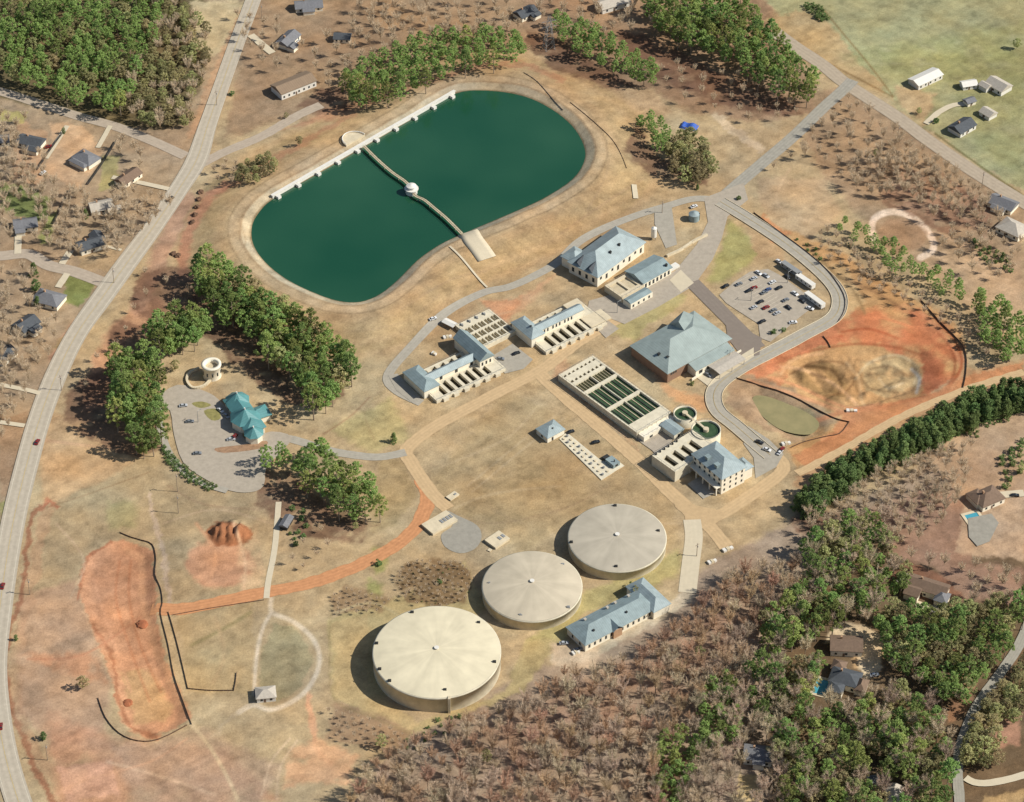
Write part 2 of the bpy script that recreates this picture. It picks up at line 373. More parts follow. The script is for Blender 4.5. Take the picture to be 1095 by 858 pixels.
paint([(392,620),(395,655),(412,650),(410,625)], (160,160,98), 6, .8)
paint([(422,618),(430,604),(460,598),(495,602),(508,618),(500,640),(470,650),(435,645)], (138,112,80), 4, .95, .2, 6)
paint([(352,640),(370,625),(420,640),(410,655),(360,655)], (150,122,90), 5, .8)
paint([(440,780),(360,750),(350,790),(420,805)], (160,130,100), 6, .8)
paint([(640,690),(720,640),(740,625),(745,640),(700,670),(600,718),(585,700)], (200,182,152), 4, .9)
paint([(590,690),(640,690),(640,715),(590,712)], (208,180,146), 5, .8)
# western fields
paint([(50,530),(160,500),(270,530),(290,640),(190,650),(160,575),(100,580),(70,640),(40,640)], (174,152,116), 8, .9)
paint([(115,535),(145,535),(145,565),(115,565)], (158,150,104), 9, .6)
paint([(40,440),(120,450),(160,480),(100,520),(45,540)], (196,160,118), 7, .8)
paint([(190,655),(270,640),(275,740),(200,740)], (182,156,114), 6, .9)
paint([(20,640),(80,620),(120,730),(110,780),(60,800),(20,760)], (188,150,120), 10, .7)
paint([(20,695),(100,700),(115,730),(60,720)], (204,146,106), 8, .7, .5, 8)
paint([(50,760),(130,790),(240,800),(300,858),(60,870)], (196,148,114), 12, .8, .4, 16, 9)
paint([(120,800),(220,780),(300,820),(260,900),(150,870)], (176,148,122), 12, .7)
paint([(60,820),(120,815),(130,850),(70,858)], (214,168,138), 6, .7)
paint([(84,622),(95,592),(122,579),(150,579),(163,590),(166,620),(166,655),(180,715),(203,768),(185,782),(158,791),(138,782),(126,762),(122,735),(112,705),(94,665)], (200,148,110), 2.5)
paint([(130,720),(160,715),(185,755),(175,775),(145,775)], (194,156,110), 6, .8)
paint([(138,590),(150,600),(152,640),(170,700),(195,755)], (212,160,118), 4, .8, line=9)
paint([(84,640),(90,600),(118,580)], (170,110,78), 2.5, .8, line=4)
paint([(100,670),(122,705),(126,745),(140,778),(165,788)], (166,112,80), 2.5, .8, line=4)
paint(E(236,603,38,26), (198,146,112), 7, .8)
paint([(255,560),(275,560),(290,640),(255,630)], (206,172,132), 6, .7, .7, 6)
paint(E(246,571,24,13), (160,104,70), 3, .9)
paint([(160,530),(165,555),(175,600),(180,650)], (196,172,146), 2.5, .7, line=5)
paint([(40,540),(30,570),(22,640),(8,680),(10,740),(30,800),(55,858)], (150,98,72), 3, .8, line=6)
paint([(50,545),(30,640),(18,700),(24,770),(55,830)], (182,142,108), 4, .5, line=12)
paint([(42,545),(50,535),(60,540)], (176,110,82), 3, .8, line=5)
LT = (220,200,170)
paint([(292,664),(312,672),(330,690),(333,712),(318,738),(296,750),(280,740),(278,700)], (156,144,108), 3, .8)
paint([(290,640),(291,655),(312,664),(332,680),(341,698),(340,716),(328,738),(308,753),(288,759),(271,754),(255,762)], LT, 1.5, .8, line=5)
paint([(289,657),(281,672),(276,692),(273,715),(272,742)], LT, 1.5, .8, line=4)
paint([(330,745),(335,770),(340,800),(352,815)], (212,160,122), 3, .8, line=7)
paint([(310,800),(345,790),(385,810),(370,840),(330,835),(300,845)], (214,166,124), 6, .85, .3, 6)
paint([(205,775),(225,800),(245,835),(255,858)], (204,180,142), 2, .7, line=4)
paint([(270,750),(225,790)], (190,168,136), 3, .5, line=4)
paint([(932,247),(935,234),(950,227),(968,229),(985,240),(997,256),(997,268),(984,276)], (230,202,172), 1.2, .95, line=7)
paint([(932,247),(936,258)], (230,202,172), 1.2, .95, line=7)
paint(E(965,252,28,18), (168,134,102), 4, .7)
paint([(1000,250),(1030,262),(1050,285)], (200,166,132), 2.5, .7, line=4)
paint([(945,215),(985,235),(1020,250)], (146,108,84), 3, .7, line=5)
paint([(765,125),(785,140),(812,160)], (208,184,150), 3, .8, line=9)
paint([(860,130),(850,150),(905,120),(900,100)], (178,150,116), 4, .5)
for q_, c_, w_ in (([(820,392),(850,380),(885,372),(920,368),(960,372),(985,380)], (150,86,56), 2.5), ([(845,400),(870,388),(900,388),(915,400),(905,418),(880,424)], (132,96,62), 2), ([(915,405),(930,388),(958,380),(980,392),(978,410)], (206,182,140), 2.5), ([(918,398),(930,415),(960,420)], (128,102,70), 2),  # dark brown strokes put the shaded sides of the excavation into the soil colour
        ([(905,388),(918,405),(922,430),(935,445)], (214,176,128), 3), ([(830,392),(860,396),(890,410),(915,432),(920,450)], (222,176,130), 3), ([(1000,350),(1018,375),(1020,400),(1005,425)], (148,84,56), 3), ([(985,335),(1008,358),(1026,385),(1024,412)], (214,150,108), 2), ([(860,455),(905,440),(950,436)], (206,138,96), 5),
        ([(975,395),(983,405),(980,420)], (196,190,176), 3), ([(850,290),(870,310),(895,330)], (212,186,142), 3), ([(868,268),(890,290),(912,310),(925,335)], (150,122,84), 3), ([(905,300),(935,312),(965,330)], (146,112,80), 3), ([(800,407),(830,416),(866,428),(900,440)], (210,150,108), 4), ([(880,470),(900,462),(912,450)], (212,150,108), 6),
        ([(100,620),(112,660),(126,700),(140,740)], (220,164,124), 2), ([(140,600),(138,640),(150,690),(172,740)], (182,120,82), 2), ([(128,600),(124,640),(138,690),(160,750)], (186,124,86), 2),
        ([(450,520),(455,545),(430,580)], (222,184,140), 2), ([(40,470),(120,480)], (196,156,120), 3), ([(210,560),(230,590),(225,620)], (212,160,120), 3), ([(250,560),(262,600),(260,632)], (216,180,142), 3), ([(360,655),(400,645),(440,668)], (200,184,140), 1.6), ([(355,650),(352,700),(358,748),(400,768),(440,785)], (150,132,92), 1.2),
        ([(205,690),(240,672),(268,655)], (150,134,92), 4), ([(230,660),(240,700),(228,730)], (188,158,116), 4), ([(115,815),(170,830),(230,850)], (214,180,146), 3), ([(455,560),(520,530),(600,520)], (196,172,132), 2), ([(520,540),(560,560),(600,545)], (170,146,108), 3), ([(470,500),(540,470),(570,440)], (196,170,130), 2)):
    paint(q_, c_, 1.9, .75, line=w_)
for q_, c_, w_ in (([(60,560),(90,600),(75,640)], (200,172,140), 1.5), ([(150,660),(90,700),(30,705)], (188,130,96), 2), ([(200,790),(160,815),(90,835),(60,850)], (206,162,128), 2), ([(310,790),(290,815),(280,850)], (214,184,150), 1.6), ([(318,792),(300,820),(296,855)], (214,184,150), 1.6), ([(180,520),(220,540),(280,545)], (160,132,104), 1.4), ([(175,560),(230,545),(290,560)], (200,172,138), 1.3),
        ([(500,520),(560,470),(600,440)], (198,174,136), 1.3), ([(505,526),(565,476),(605,446)], (198,174,136), 1.3), ([(470,540),(520,560),(600,545),(650,520)], (166,140,106), 1.5), ([(560,330),(500,350),(470,400)], (196,160,124), 2), ([(400,470),(390,440),(410,420)], (164,142,104), 1.3), ([(240,280),(262,262),(255,235)], (160,136,104), 1.4), ([(300,345),(360,355),(430,345),(470,315)], (168,142,106), 2.2), ([(430,330),(480,300),(520,290)], (170,144,110), 2),
        ([(600,250),(650,215),(690,190)], (170,142,108), 2), ([(628,225),(650,180),(640,140),(600,105)], (170,144,110), 2), ([(640,560),(720,560),(735,560)], (196,170,132), 1.5), ([(845,180),(830,215),(860,235),(900,240)], (200,170,134), 2), ([(930,170),(960,200),(1010,215),(1060,260)], (188,150,120), 2.2), ([(990,270),(1040,290),(1080,300)], (208,176,140), 2), ([(1000,180),(1040,215),(1060,240)], (146,108,84), 2),
        ([(835,400),(850,384),(880,378)], (214,168,122), 3), ([(862,392),(890,396),(900,412)], (98,70,44), 3.5), ([(868,400),(882,404)], (84,62,40), 4), ([(930,395),(950,392),(966,400)], (140,112,78), 3), ([(940,405),(950,415),(965,410)], (206,180,138), 2.5), ([(825,385),(860,366),(900,360)], (176,92,58), 3), ([(1000,340),(1022,366),(1028,392),(1012,418)], (158,84,52), 3.5), ([(905,345),(940,340),(975,350)], (210,134,92), 3), ([(900,355),(930,352),(960,362)], (170,90,58), 2.5), ([(800,398),(850,412),(905,436),(940,432)], (216,150,106), 3), ([(820,378),(838,372),(850,368)], (206,120,84), 3), ([(940,436),(985,425),(1020,418)], (178,108,72), 3)):  # darkest strokes paint shade into the pit, the rest are soil bands and tracks
    paint(q_, c_, 1.5, .7, line=w_)
paint([(905,440),(990,425),(1035,400),(1095,388),(1095,398),(1000,430),(920,468),(865,500),(846,490),(885,468)], (196,134,92), 3, .8)
paint([(806,375),(850,362),(890,350),(905,365),(870,372),(838,390),(815,402),(795,400)], (200,128,90), 3, .8)
# lawns and gardens of the houses
for pl, c, o in (([(0,195),(30,200),(55,215),(50,240),(0,225)], (112,128,66), .8), ([(48,235),(60,225),(55,262),(42,262)], (134,142,80), .8),
        ([(72,295),(105,300),(85,330),(68,325)], (124,132,70), .85), ([(60,370),(80,348),(84,352),(68,378)], (108,132,64), .95),
        ([(20,130),(50,140),(45,200),(10,190)], (196,156,118), .7), ([(55,130),(90,135),(110,160),(85,205),(50,190)], (206,168,128), .85),
        ([(110,165),(130,165),(125,205),(105,205)], (170,158,104), .8), ([(0,120),(28,118),(25,135),(0,130)], (186,172,100), .7),
        ([(80,340),(95,345),(60,390),(50,385)], (188,142,116), .6), ([(0,540),(12,530),(5,580),(0,590)], (150,150,92), .7),
        ([(0,445),(30,440),(25,530),(0,530)], (158,128,98), .8), ([(85,255),(135,262),(120,290),(80,290)], (178,150,112), .8),
        ([(900,680),(950,685),(940,720),(915,715)], (196,160,116), .9), ([(1030,535),(1070,520),(1095,530),(1095,600),(1020,590)], (196,168,136), .8),
        ([(882,688),(895,668),(925,668),(945,680),(945,715),(925,730),(915,700),(905,680)], (222,198,160), .9), ([(790,828),(815,830),(812,858),(785,858)], (214,184,126), .8),
        ([(1050,850),(1095,845),(1095,900),(1040,900)], (196,164,116), .9), ([(1020,690),(1050,700),(1035,760),(1015,770)], (186,140,106), .6),
        ([(1065,770),(1095,760),(1090,800),(1060,800)], (188,140,112), .7), ([(985,640),(940,610),(965,600),(1010,615),(1030,640)], (150,104,80), .7)):
    paint(pl, c, 3.5, o)
# fence lines worn into the turf
for pl in ([(880,10),(905,40),(930,70),(955,103)], [(850,50),(900,75),(955,104)]): paint(pl, (128,98,60), 1.2, .75, line=1.6)
paint([(1000,143),(1040,172),(1095,210)], (96,92,48), 1.2, .8, line=2)
paint([(345,465),(375,445),(395,425)], (150,112,84), 1.2, .6, line=1.5)
paint([(42,545),(90,530),(160,505)], (150,122,90), 1.2, .6, line=1.2)
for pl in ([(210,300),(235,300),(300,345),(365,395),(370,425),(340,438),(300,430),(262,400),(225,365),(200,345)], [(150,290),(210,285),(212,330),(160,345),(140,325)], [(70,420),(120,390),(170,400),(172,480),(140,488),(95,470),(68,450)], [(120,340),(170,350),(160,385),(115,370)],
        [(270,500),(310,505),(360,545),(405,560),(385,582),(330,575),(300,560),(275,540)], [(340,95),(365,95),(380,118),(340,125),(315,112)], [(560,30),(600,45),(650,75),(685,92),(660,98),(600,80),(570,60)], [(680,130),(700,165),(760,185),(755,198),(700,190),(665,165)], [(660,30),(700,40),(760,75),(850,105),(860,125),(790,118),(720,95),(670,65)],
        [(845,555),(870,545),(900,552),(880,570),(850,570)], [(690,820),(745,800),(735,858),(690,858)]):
    paint(pl, (116,86,68), 5, .8, .3, 7, 4)  # brown litter under the groves, stretched left to paint in their cast shade
# natural mottling
f1 = fbm(X, Y, 45, 8); f2 = fbm(X, Y, 11, 9); f3 = fbm(X, Y, 3.2, 10); f4 = fbm(X, Y, 22, 12)
v = 1+(f1-.5)*.34+(f2-.5)*.36+(f3-.5)*.34
ca_, sa_ = math.cos(R_(37)), math.sin(R_(37)); st1 = fbm((X*ca_+Y*sa_)/7, -X*sa_+Y*ca_, 3.0, 3); st2 = fbm((X*ca_-Y*sa_)/5, X*sa_+Y*ca_, 2.4, 11); v *= 1+(st1-.5)*.30+(st2-.5)*.20
f5 = fbm(X, Y, 5, 14); v *= 1-.16*sst(.58, .68, f5)*(f1 > .3)+.10*sst(.40, .32, f5)
C = C*v[:, None]
C[:, 0] *= 1+(f4-.5)*.24; C[:, 2] *= 1-(f4-.5)*.28; C[:, 1] *= 1+(f1-.5)*.05
streak = fbm(X*.25+Y*.1, Y*1.2, 6, 13); C *= (1+(streak-.5)*.18)[:, None]
C[:, 2] *= 1.03; C[:, 0] *= 1.0; C[:, 1] *= 1.0; C = np.clip(C*KA, .005, .9)
nx, ny = len(gx), len(gy)
ii = (np.arange(ny-1)[:, None]*nx+np.arange(nx-1)[None, :]).ravel()
g_mat = bpy.data.materials.new('ground_soil_and_grass'); g_mat.use_nodes = True
N = g_mat.node_tree.nodes; L_ = g_mat.node_tree.links; b_ = N['Principled BSDF']; b_.inputs['Roughness'].default_value = 1; b_.inputs['Specular IOR Level'].default_value = .05
at = N.new('ShaderNodeAttribute'); at.attribute_name = 'soil'
geo = N.new('ShaderNodeNewGeometry')
n1 = N.new('ShaderNodeTexNoise'); n1.inputs['Scale'].default_value = .9; n1.inputs['Detail'].default_value = 6; n1.inputs['Roughness'].default_value = .75
L_.new(geo.outputs['Position'], n1.inputs['Vector'])
mr = N.new('ShaderNodeMapRange'); mr.inputs[1].default_value = .25; mr.inputs[2].default_value = .75; mr.inputs[3].default_value = .72; mr.inputs[4].default_value = 1.24
L_.new(n1.outputs['Fac'], mr.inputs[0])
mm = N.new('ShaderNodeVectorMath'); mm.operation = 'SCALE'; L_.new(at.outputs['Color'], mm.inputs[0]); L_.new(mr.outputs[0], mm.inputs['Scale'])
L_.new(mm.outputs[0], b_.inputs['Base Color'])
bp = N.new('ShaderNodeBump'); bp.inputs['Strength'].default_value = .5; bp.inputs['Distance'].default_value = .35; L_.new(n1.outputs['Fac'], bp.inputs['Height']); L_.new(bp.outputs[0], b_.inputs['Normal'])
Zg2 = Zg+(f3-.5)*.06
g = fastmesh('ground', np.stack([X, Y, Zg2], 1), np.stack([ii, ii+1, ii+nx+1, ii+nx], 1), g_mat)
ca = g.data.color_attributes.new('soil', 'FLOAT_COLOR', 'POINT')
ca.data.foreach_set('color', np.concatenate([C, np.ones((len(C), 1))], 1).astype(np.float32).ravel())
g.data.polygons.foreach_set('use_smooth', np.ones(len(g.data.polygons), bool))
setp(g, kind='structure')
# ------------------------------------------------------------------ ROADS
def road_mat(name, rgb, var=.12, tracks=.12, edge=0.):
    m = bpy.data.materials.new(name); m.use_nodes = True; N = m.node_tree.nodes; L = m.node_tree.links
    b = N['Principled BSDF']; b.inputs['Roughness'].default_value = .9; b.inputs['Specular IOR Level'].default_value = .15
    g_ = N.new('ShaderNodeNewGeometry'); uv = N.new('ShaderNodeTexCoord'); sp = N.new('ShaderNodeSeparateXYZ'); L.new(uv.outputs['UV'], sp.inputs[0])
    nz = N.new('ShaderNodeTexNoise'); nz.inputs['Scale'].default_value = .35; nz.inputs['Detail'].default_value = 7; nz.inputs['Roughness'].default_value = .7; L.new(g_.outputs['Position'], nz.inputs['Vector'])
    mr = N.new('ShaderNodeMapRange'); mr.inputs[1].default_value = .3; mr.inputs[2].default_value = .7; mr.inputs[3].default_value = 1-var; mr.inputs[4].default_value = 1+var; L.new(nz.outputs['Fac'], mr.inputs[0])
    # wheel tracks worn along the lanes
    q = N.new('ShaderNodeMath'); q.operation = 'MULTIPLY'; q.inputs[1].default_value = 4*2*math.pi; L.new(sp.outputs['X'], q.inputs[0])
    cs = N.new('ShaderNodeMath'); cs.operation = 'COSINE'; L.new(q.outputs[0], cs.inputs[0])
    am = N.new('ShaderNodeMath'); am.operation = 'MULTIPLY_ADD'; am.inputs[1].default_value = -tracks; am.inputs[2].default_value = 1; L.new(cs.outputs[0], am.inputs[0])
    pr = N.new('ShaderNodeMath'); pr.operation = 'MULTIPLY'; L.new(mr.outputs[0], pr.inputs[0]); L.new(am.outputs[0], pr.inputs[1])
    mm = N.new('ShaderNodeVectorMath'); mm.operation = 'SCALE'; mm.inputs[0].default_value = lin(rgb); L.new(pr.outputs[0], mm.inputs['Scale']); L.new(mm.outputs[0], b.inputs['Base Color'])
    return m
RM_MAIN = road_mat('worn_asphalt', (190,178,158), .12, .05)
RM_SIDE = road_mat('side_road_asphalt', (184,168,148), .13, .03)
RM_GREY = road_mat('plant_road_asphalt', (176,168,152), .13, .03)
RM_DARK = road_mat('newer_asphalt', (142,130,118), .07, .02)
RM_TAN = road_mat('compacted_dirt', (206,176,134), .13, .04)
RM_RED = road_mat('red_clay_track', (204,146,102), .18, .05)
RM_CONC = road_mat('pale_drive_concrete', (214,200,172), .06, .01)
RM_LOT = road_mat('lot_asphalt', (180,168,150), .14, 0.)
RM_HWY = road_mat('highway_asphalt', (182,166,144), .12, .04)
RM_OLD = road_mat('patched_asphalt', (166,160,146), .14, .05)
RM_LINE = mat('road_paint', (222,212,190), .8, .1, 1.)
RM_YEL = mat('yellow_road_paint', (206,178,110), .8, .1, 1.)
def wline(pts):
    P = [G(*p[:2])[:2]+((p[2],) if len(p) > 2 else ()) for p in pts]
    C0 = catmull(P, 12); out = [C0[0]]
    for p in C0[1:]:
        if np.hypot(*(p[:2]-out[-1][:2])) > 2.2: out.append(p)
    return out
_zo = [0.07]
def strip(name, pts, w, m, off=None, jit=0., kind='structure', k=4, shift=0., world=False, hgt=0.):
    P = pts if world else wline(pts); n = len(P); V = []; U = []; F = []
    if off is None: _zo[0] += .008; off = _zo[0]
    s = 0.
    for i in range(n):
        a = P[max(i-1, 0)][:2]; b = P[min(i+1, n-1)][:2]; t = (b-a)/(np.hypot(*(b-a))+1e-9); nn = np.array([-t[1], t[0]])
        if i: s += np.hypot(*(P[i][:2]-P[i-1][:2]))
        ww = P[i][2] if len(P[i]) > 2 and w is None else w
        for j in range(k+1):
            e = (j/k-.5)*ww
            if jit and j in (0, k): e *= 1+jit*(random.random()-.5)
            q = P[i][:2]+nn*(e+shift); V.append([q[0], q[1], 0]); U.append((j/k, s))
    A = np.array(V); A[:, 2] = H(A[:, 0], A[:, 1])+off
    for i in range(n-1):
        for j in range(k):
            a = i*(k+1)+j; F.append((a, a+1, a+k+2, a+k+1))
    if hgt:
        q = len(A); B = A.copy(); B[:, 2] -= hgt; A = np.concatenate([A, B])
        for i in range(n-1):
            a = i*(k+1); F.append((a, a+k+1, a+k+1+q, a+q)); a += k; F.append((a+k+1, a, a+q, a+k+1+q))
    o = fastmesh(name, A, np.array(F), m)
    uvl = o.data.uv_layers.new(name='UVMap'); lv = np.zeros(len(o.data.loops), np.int32); o.data.loops.foreach_get('vertex_index', lv)
    U2 = np.array(U+U if hgt else U, np.float32); uvl.data.foreach_set('uv', U2[lv].ravel())
    if F and kind: setp(o, kind=kind)
    return o, P
def patch(name, pts, m, off=None, smooth=0):
    if off is None: _zo[0] += .008; off = _zo[0]
    if smooth: pts = catmull(pts, smooth, True)
    V = []; 
    for p in pts:
        x, y, z = G(*p); V.append((x, y, z+off))
    if abs(sum(V[i][0]*V[(i+1) % len(V)][1]-V[(i+1) % len(V)][0]*V[i][1] for i in range(len(V)))) < 1e-6: return
    if sum(V[i][0]*V[(i+1) % len(V)][1]-V[(i+1) % len(V)][0]*V[i][1] for i in range(len(V))) < 0: V = V[::-1]
    o = mesh(name, V, [tuple(range(len(V)))], m)
    bm = bmesh.new(); bm.from_mesh(o.data); bmesh.ops.triangulate(bm, faces=bm.faces); bm.to_mesh(o.data); bm.free()
    return setp(o, kind='structure')
# dirt below pavements
strip('dirt_track', [(450,512),(457,532),(450,556),(428,580),(385,604),(330,624),(280,634),(230,645),(190,652),(160,652)], 8, RM_RED, jit=.25)
strip('dirt_track', [(660,342),(620,365),(580,395),(540,416),(500,437),(465,456),(440,475),(434,484),(440,495),(452,514),(466,532),(480,545)], 7.5, RM_TAN, jit=.12)
strip('dirt_track', [(577,400),(610,430),(650,464),(690,500),(718,528),(740,547)], 8, RM_TAN, jit=.12)
strip('dirt_track', [(735,548),(765,552),(795,535),(828,512),(838,500),(830,488),(818,480)], 7.5, RM_TAN, jit=.12)
strip('dirt_track', [(745,550),(760,565),(778,586)], 8, RM_TAN, jit=.2)
strip('dirt_track', [(1095,398),(1030,418),(960,448),(900,482),(850,508)], 5, RM_TAN, jit=.3)
patch('dirt_junction', [(722,532),(745,541),(765,545),(775,552),(760,562),(750,560),(746,570),(734,568),(732,552),(722,542)], RM_TAN, smooth=3)
strip('gravel_road', [(434,484),(405,489),(372,486),(345,480),(312,470),(288,468)], 5.5, RM_GREY, jit=.08)
patch('gravel_turning_pad', [(478,547),(490,552),(510,562),(515,575),(508,587),(492,592),(476,585),(472,572),(484,562)], RM_OLD, smooth=4)
strip('concrete_path', [(298,537),(294,585),(287,622),(285,640)], 3., RM_CONC)
strip('driveway', [(740,556),(742,575),(739,600),(735,634)], 9, RM_CONC)
# roads
strip('side_road', [(-40,88),(0,98),(45,112),(85,125),(125,136),(165,152),(200,168)], 7.5, RM_SIDE, jit=.05)
strip('side_road', [(-30,272),(0,274),(30,272),(52,284),(80,291),(112,303)], 8.5, RM_SIDE)
strip('side_road', [(215,176),(240,163),(280,146),(318,124),(345,112)], 7, RM_SIDE, jit=.1)
strip('highway', [(828,34),(850,50),(880,70),(905,90),(960,126),(992,150),(1040,183),(1095,217),(1140,245)], 10, RM_HWY)
strip('plant_road', [(912,86),(900,98),(880,116),(850,145),(815,175),(788,198),(770,214)], 8, RM_OLD)
strip('plant_road', [(770,214),(742,213),(712,221),(680,231),(645,245),(618,260),(596,281),(572,295),(545,307),(515,314),(475,336),(437,374),(415,402),(424,418),(452,432)], 5.5, RM_GREY)
patch('forecourt_pavement', [(630,322),(690,305),(722,290),(745,262),(757,238),(753,212),(795,196),(800,214),(778,232),(772,255),(762,278),(742,306),(705,328),(668,347),(650,340),(643,348),(628,332)], RM_LOT)
patch('side_lot', [(700,222),(718,220),(724,262),(712,266),(700,240)], RM_GREY)
LOOP = [(770,216),(800,234),(838,259),(872,286),(893,308),(898,325),(890,341),(860,358),(822,378),(792,394),(770,410),(763,424),(768,440),(787,456),(808,474),(826,489)]
_, LP = strip('loop_road', LOOP, 8.5, RM_GREY)
patch('equipment_yard', [(800,456),(822,470),(838,486),(830,500),(808,512),(806,490),(795,475)], RM_GREY)
patch('parking_lot_pavement', [(769,316),(785,302),(802,291),(821,288),(833,294),(862,315),(872,327),(856,339),(824,366),(813,362),(811,347),(777,325)], RM_LOT)
strip('access_road', [(738,300),(752,314),(768,330),(786,347),(806,366),(814,376)], None, RM_DARK) if False else strip('access_road', [(740,302),(768,330),(790,352),(812,374)], 9, RM_DARK)
patch('dark_apron', [(775,338),(795,352),(815,362),(812,380),(795,384),(778,362)], RM_DARK)
patch('concrete_apron', [(716,300),(728,289),(742,303),(728,313)], RM_CONC)
patch('concrete_apron', [(742,402),(790,382),(806,372),(806,382),(778,400),(758,414)], RM_CONC)
patch('plant_yard_pavement', [(636,350),(650,343),(662,352),(648,362)], RM_LOT)
patch('plant_yard_pavement', [(525,382),(548,368),(570,385),(560,395),(540,400)], RM_GREY)
patch('plant_yard_pavement', [(415,402),(425,400),(450,425),(442,432),(424,418)], RM_GREY)
patch('plant_yard_pavement', [(680,470),(706,458),(720,470),(705,490),(697,482)], RM_LOT)
patch('plant_yard_pavement', [(735,518),(752,508),(765,528),(752,534)], RM_GREY)
patch('visitor_parking', [(168,428),(190,412),(222,420),(238,432),(258,455),(262,470),(290,462),(312,468),(300,485),(285,500),(282,520),(268,527),(245,525),(218,512),(196,495),(186,465),(182,440)], RM_LOT, smooth=3)
patch('planting_island', [(205,432),(216,430),(226,434),(214,437)], mat('island_grass', (150,142,88), 1, .2, .5), smooth=3)
patch('planting_island', [(218,440),(232,438),(236,448),(226,450)], mat('island_grass', (150,142,88), 1, .2, .5), smooth=3)
patch('planting_island', [(230,480),(262,476),(285,472),(280,480),(240,485)], mat('island_litter', (168,134,104), 1, .2, .5), smooth=3)
strip('service_drive', [(168,430),(172,460),(184,490),(210,514),(245,526)], 4, RM_GREY)
M_POLY = [(282,-30,9.5),(268,8,9.5),(252,50,9.5),(236,95,10),(222,135,11),(210,172,13),(190,205,12),(163,245,12),(135,283,13),(110,318,13),(82,358,12),(60,402,12.5),(42,450,12.5),(28,500,12.5),(16,550,12.5),(7,600,12.5),(0,650,12.5),(-6,710,12.5),(-3,760,12.5),(6,810,12),(20,858,12),(40,910,12)]
MW = wline(M_POLY)
strip('main_road', MW, None, RM_MAIN, world=True, k=6)
for sh, mt in ((0, RM_YEL), (-5.2, RM_LINE), (5.2, RM_LINE)):
    strip('road_marking', [p[:2] for p in MW], .22, mt, off=_zo[0]+.02, k=1, shift=sh*.93, world=True)
for sgn in (-1, 1): strip('kerb', LP, .35, M_CONC2, off=_zo[0]+.12, k=1, shift=sgn*4.4, world=True, hgt=.2)
strip('road_marking', LP, .18, RM_YEL, off=_zo[0]+.02, k=1, world=True)
# stall lines in the car park
for a in range(13):
    t = a/12; p = (793+t*40, 300+t*30)
    x0, y0 = gz(*p); an = R_(40); dx, dy = math.cos(an), math.sin(an)
    V = [(x0-dx*6-dy*.08, y0-dy*6+dx*.08), (x0+dx*6-dy*.08, y0+dy*6+dx*.08), (x0+dx*6+dy*.08, y0+dy*6-dx*.08), (x0-dx*6+dy*.08, y0-dy*6-dx*.08)]
    setp(mesh('road_marking', [(q[0], q[1], _zo[0]+.02) for q in V], [(3,2,1,0)], RM_LINE), kind='structure')
for pts, w_ in (([(20,245),(19,272)], 4), ([(76,268),(66,283)], 4), ([(72,293),(62,308)], 4), ([(106,262),(130,268)], 2), ([(118,135),(104,160)], 3), ([(72,135),(48,172)], 3), ([(0,452),(28,456)], 3), ([(120,190),(150,196),(182,203)], 3.5), ([(0,412),(30,418),(45,422)], 3), ([(268,38),(280,48),(292,58)], 5), ([(990,133),(1005,120),(1020,113),(1035,112)], 4), ([(1095,528),(1070,530)], 5)):
    strip('driveway', pts, w_, RM_CONC, jit=.1)
strip('forest_road', [(1110,640),(1090,690),(1070,720),(1045,755),(1030,790),(1024,820),(1026,858),(1028,900)], 5, RM_OLD, jit=.1)
strip('forest_road', [(1100,828),(1070,836),(1045,838),(1028,830)], 4, RM_CONC, jit=.1)
patch('courtyard', [(1035,555),(1060,550),(1068,560),(1058,580),(1045,585),(1036,575)], RM_OLD)
# ------------------------------------------------------------------ RESERVOIR
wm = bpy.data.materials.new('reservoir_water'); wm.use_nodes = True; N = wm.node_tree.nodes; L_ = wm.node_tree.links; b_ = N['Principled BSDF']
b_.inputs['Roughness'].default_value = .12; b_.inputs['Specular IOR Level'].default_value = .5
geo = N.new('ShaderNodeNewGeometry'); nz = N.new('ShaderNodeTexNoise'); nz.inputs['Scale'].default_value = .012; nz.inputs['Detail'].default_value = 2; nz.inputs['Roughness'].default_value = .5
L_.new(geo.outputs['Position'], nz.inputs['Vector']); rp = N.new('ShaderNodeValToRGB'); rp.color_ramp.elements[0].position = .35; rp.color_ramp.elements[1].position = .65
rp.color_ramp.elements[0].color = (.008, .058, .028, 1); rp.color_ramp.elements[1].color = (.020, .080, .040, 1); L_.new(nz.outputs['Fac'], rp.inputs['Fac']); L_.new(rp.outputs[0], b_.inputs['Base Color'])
n2 = N.new('ShaderNodeTexNoise'); n2.inputs['Scale'].default_value = .8; n2.inputs['Detail'].default_value = 4; L_.new(geo.outputs['Position'], n2.inputs['Vector'])
bp = N.new('ShaderNodeBump'); bp.inputs['Strength'].default_value = .25; bp.inputs['Distance'].default_value = .15; L_.new(n2.outputs['Fac'], bp.inputs['Height']); L_.new(bp.outputs[0], b_.inputs['Normal'])
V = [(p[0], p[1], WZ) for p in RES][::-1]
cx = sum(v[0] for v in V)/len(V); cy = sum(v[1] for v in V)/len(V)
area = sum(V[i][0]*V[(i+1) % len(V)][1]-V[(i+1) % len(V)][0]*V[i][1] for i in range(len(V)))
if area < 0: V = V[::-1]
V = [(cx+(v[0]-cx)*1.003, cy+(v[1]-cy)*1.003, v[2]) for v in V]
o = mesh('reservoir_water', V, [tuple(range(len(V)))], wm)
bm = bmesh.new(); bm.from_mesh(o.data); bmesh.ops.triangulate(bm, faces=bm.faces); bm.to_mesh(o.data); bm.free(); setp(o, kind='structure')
m_ = mat('murky_pond_water', (158,146,104), .4, .1, .15, spec=.25, alt=(144,136,96))
V = catmull([gz(a_, b_, -1.5) for a_, b_ in [(806,424),(820,424),(842,432),(864,442),(876,453),(868,464),(850,464),(832,458),(816,446),(806,434)]], 4, True)
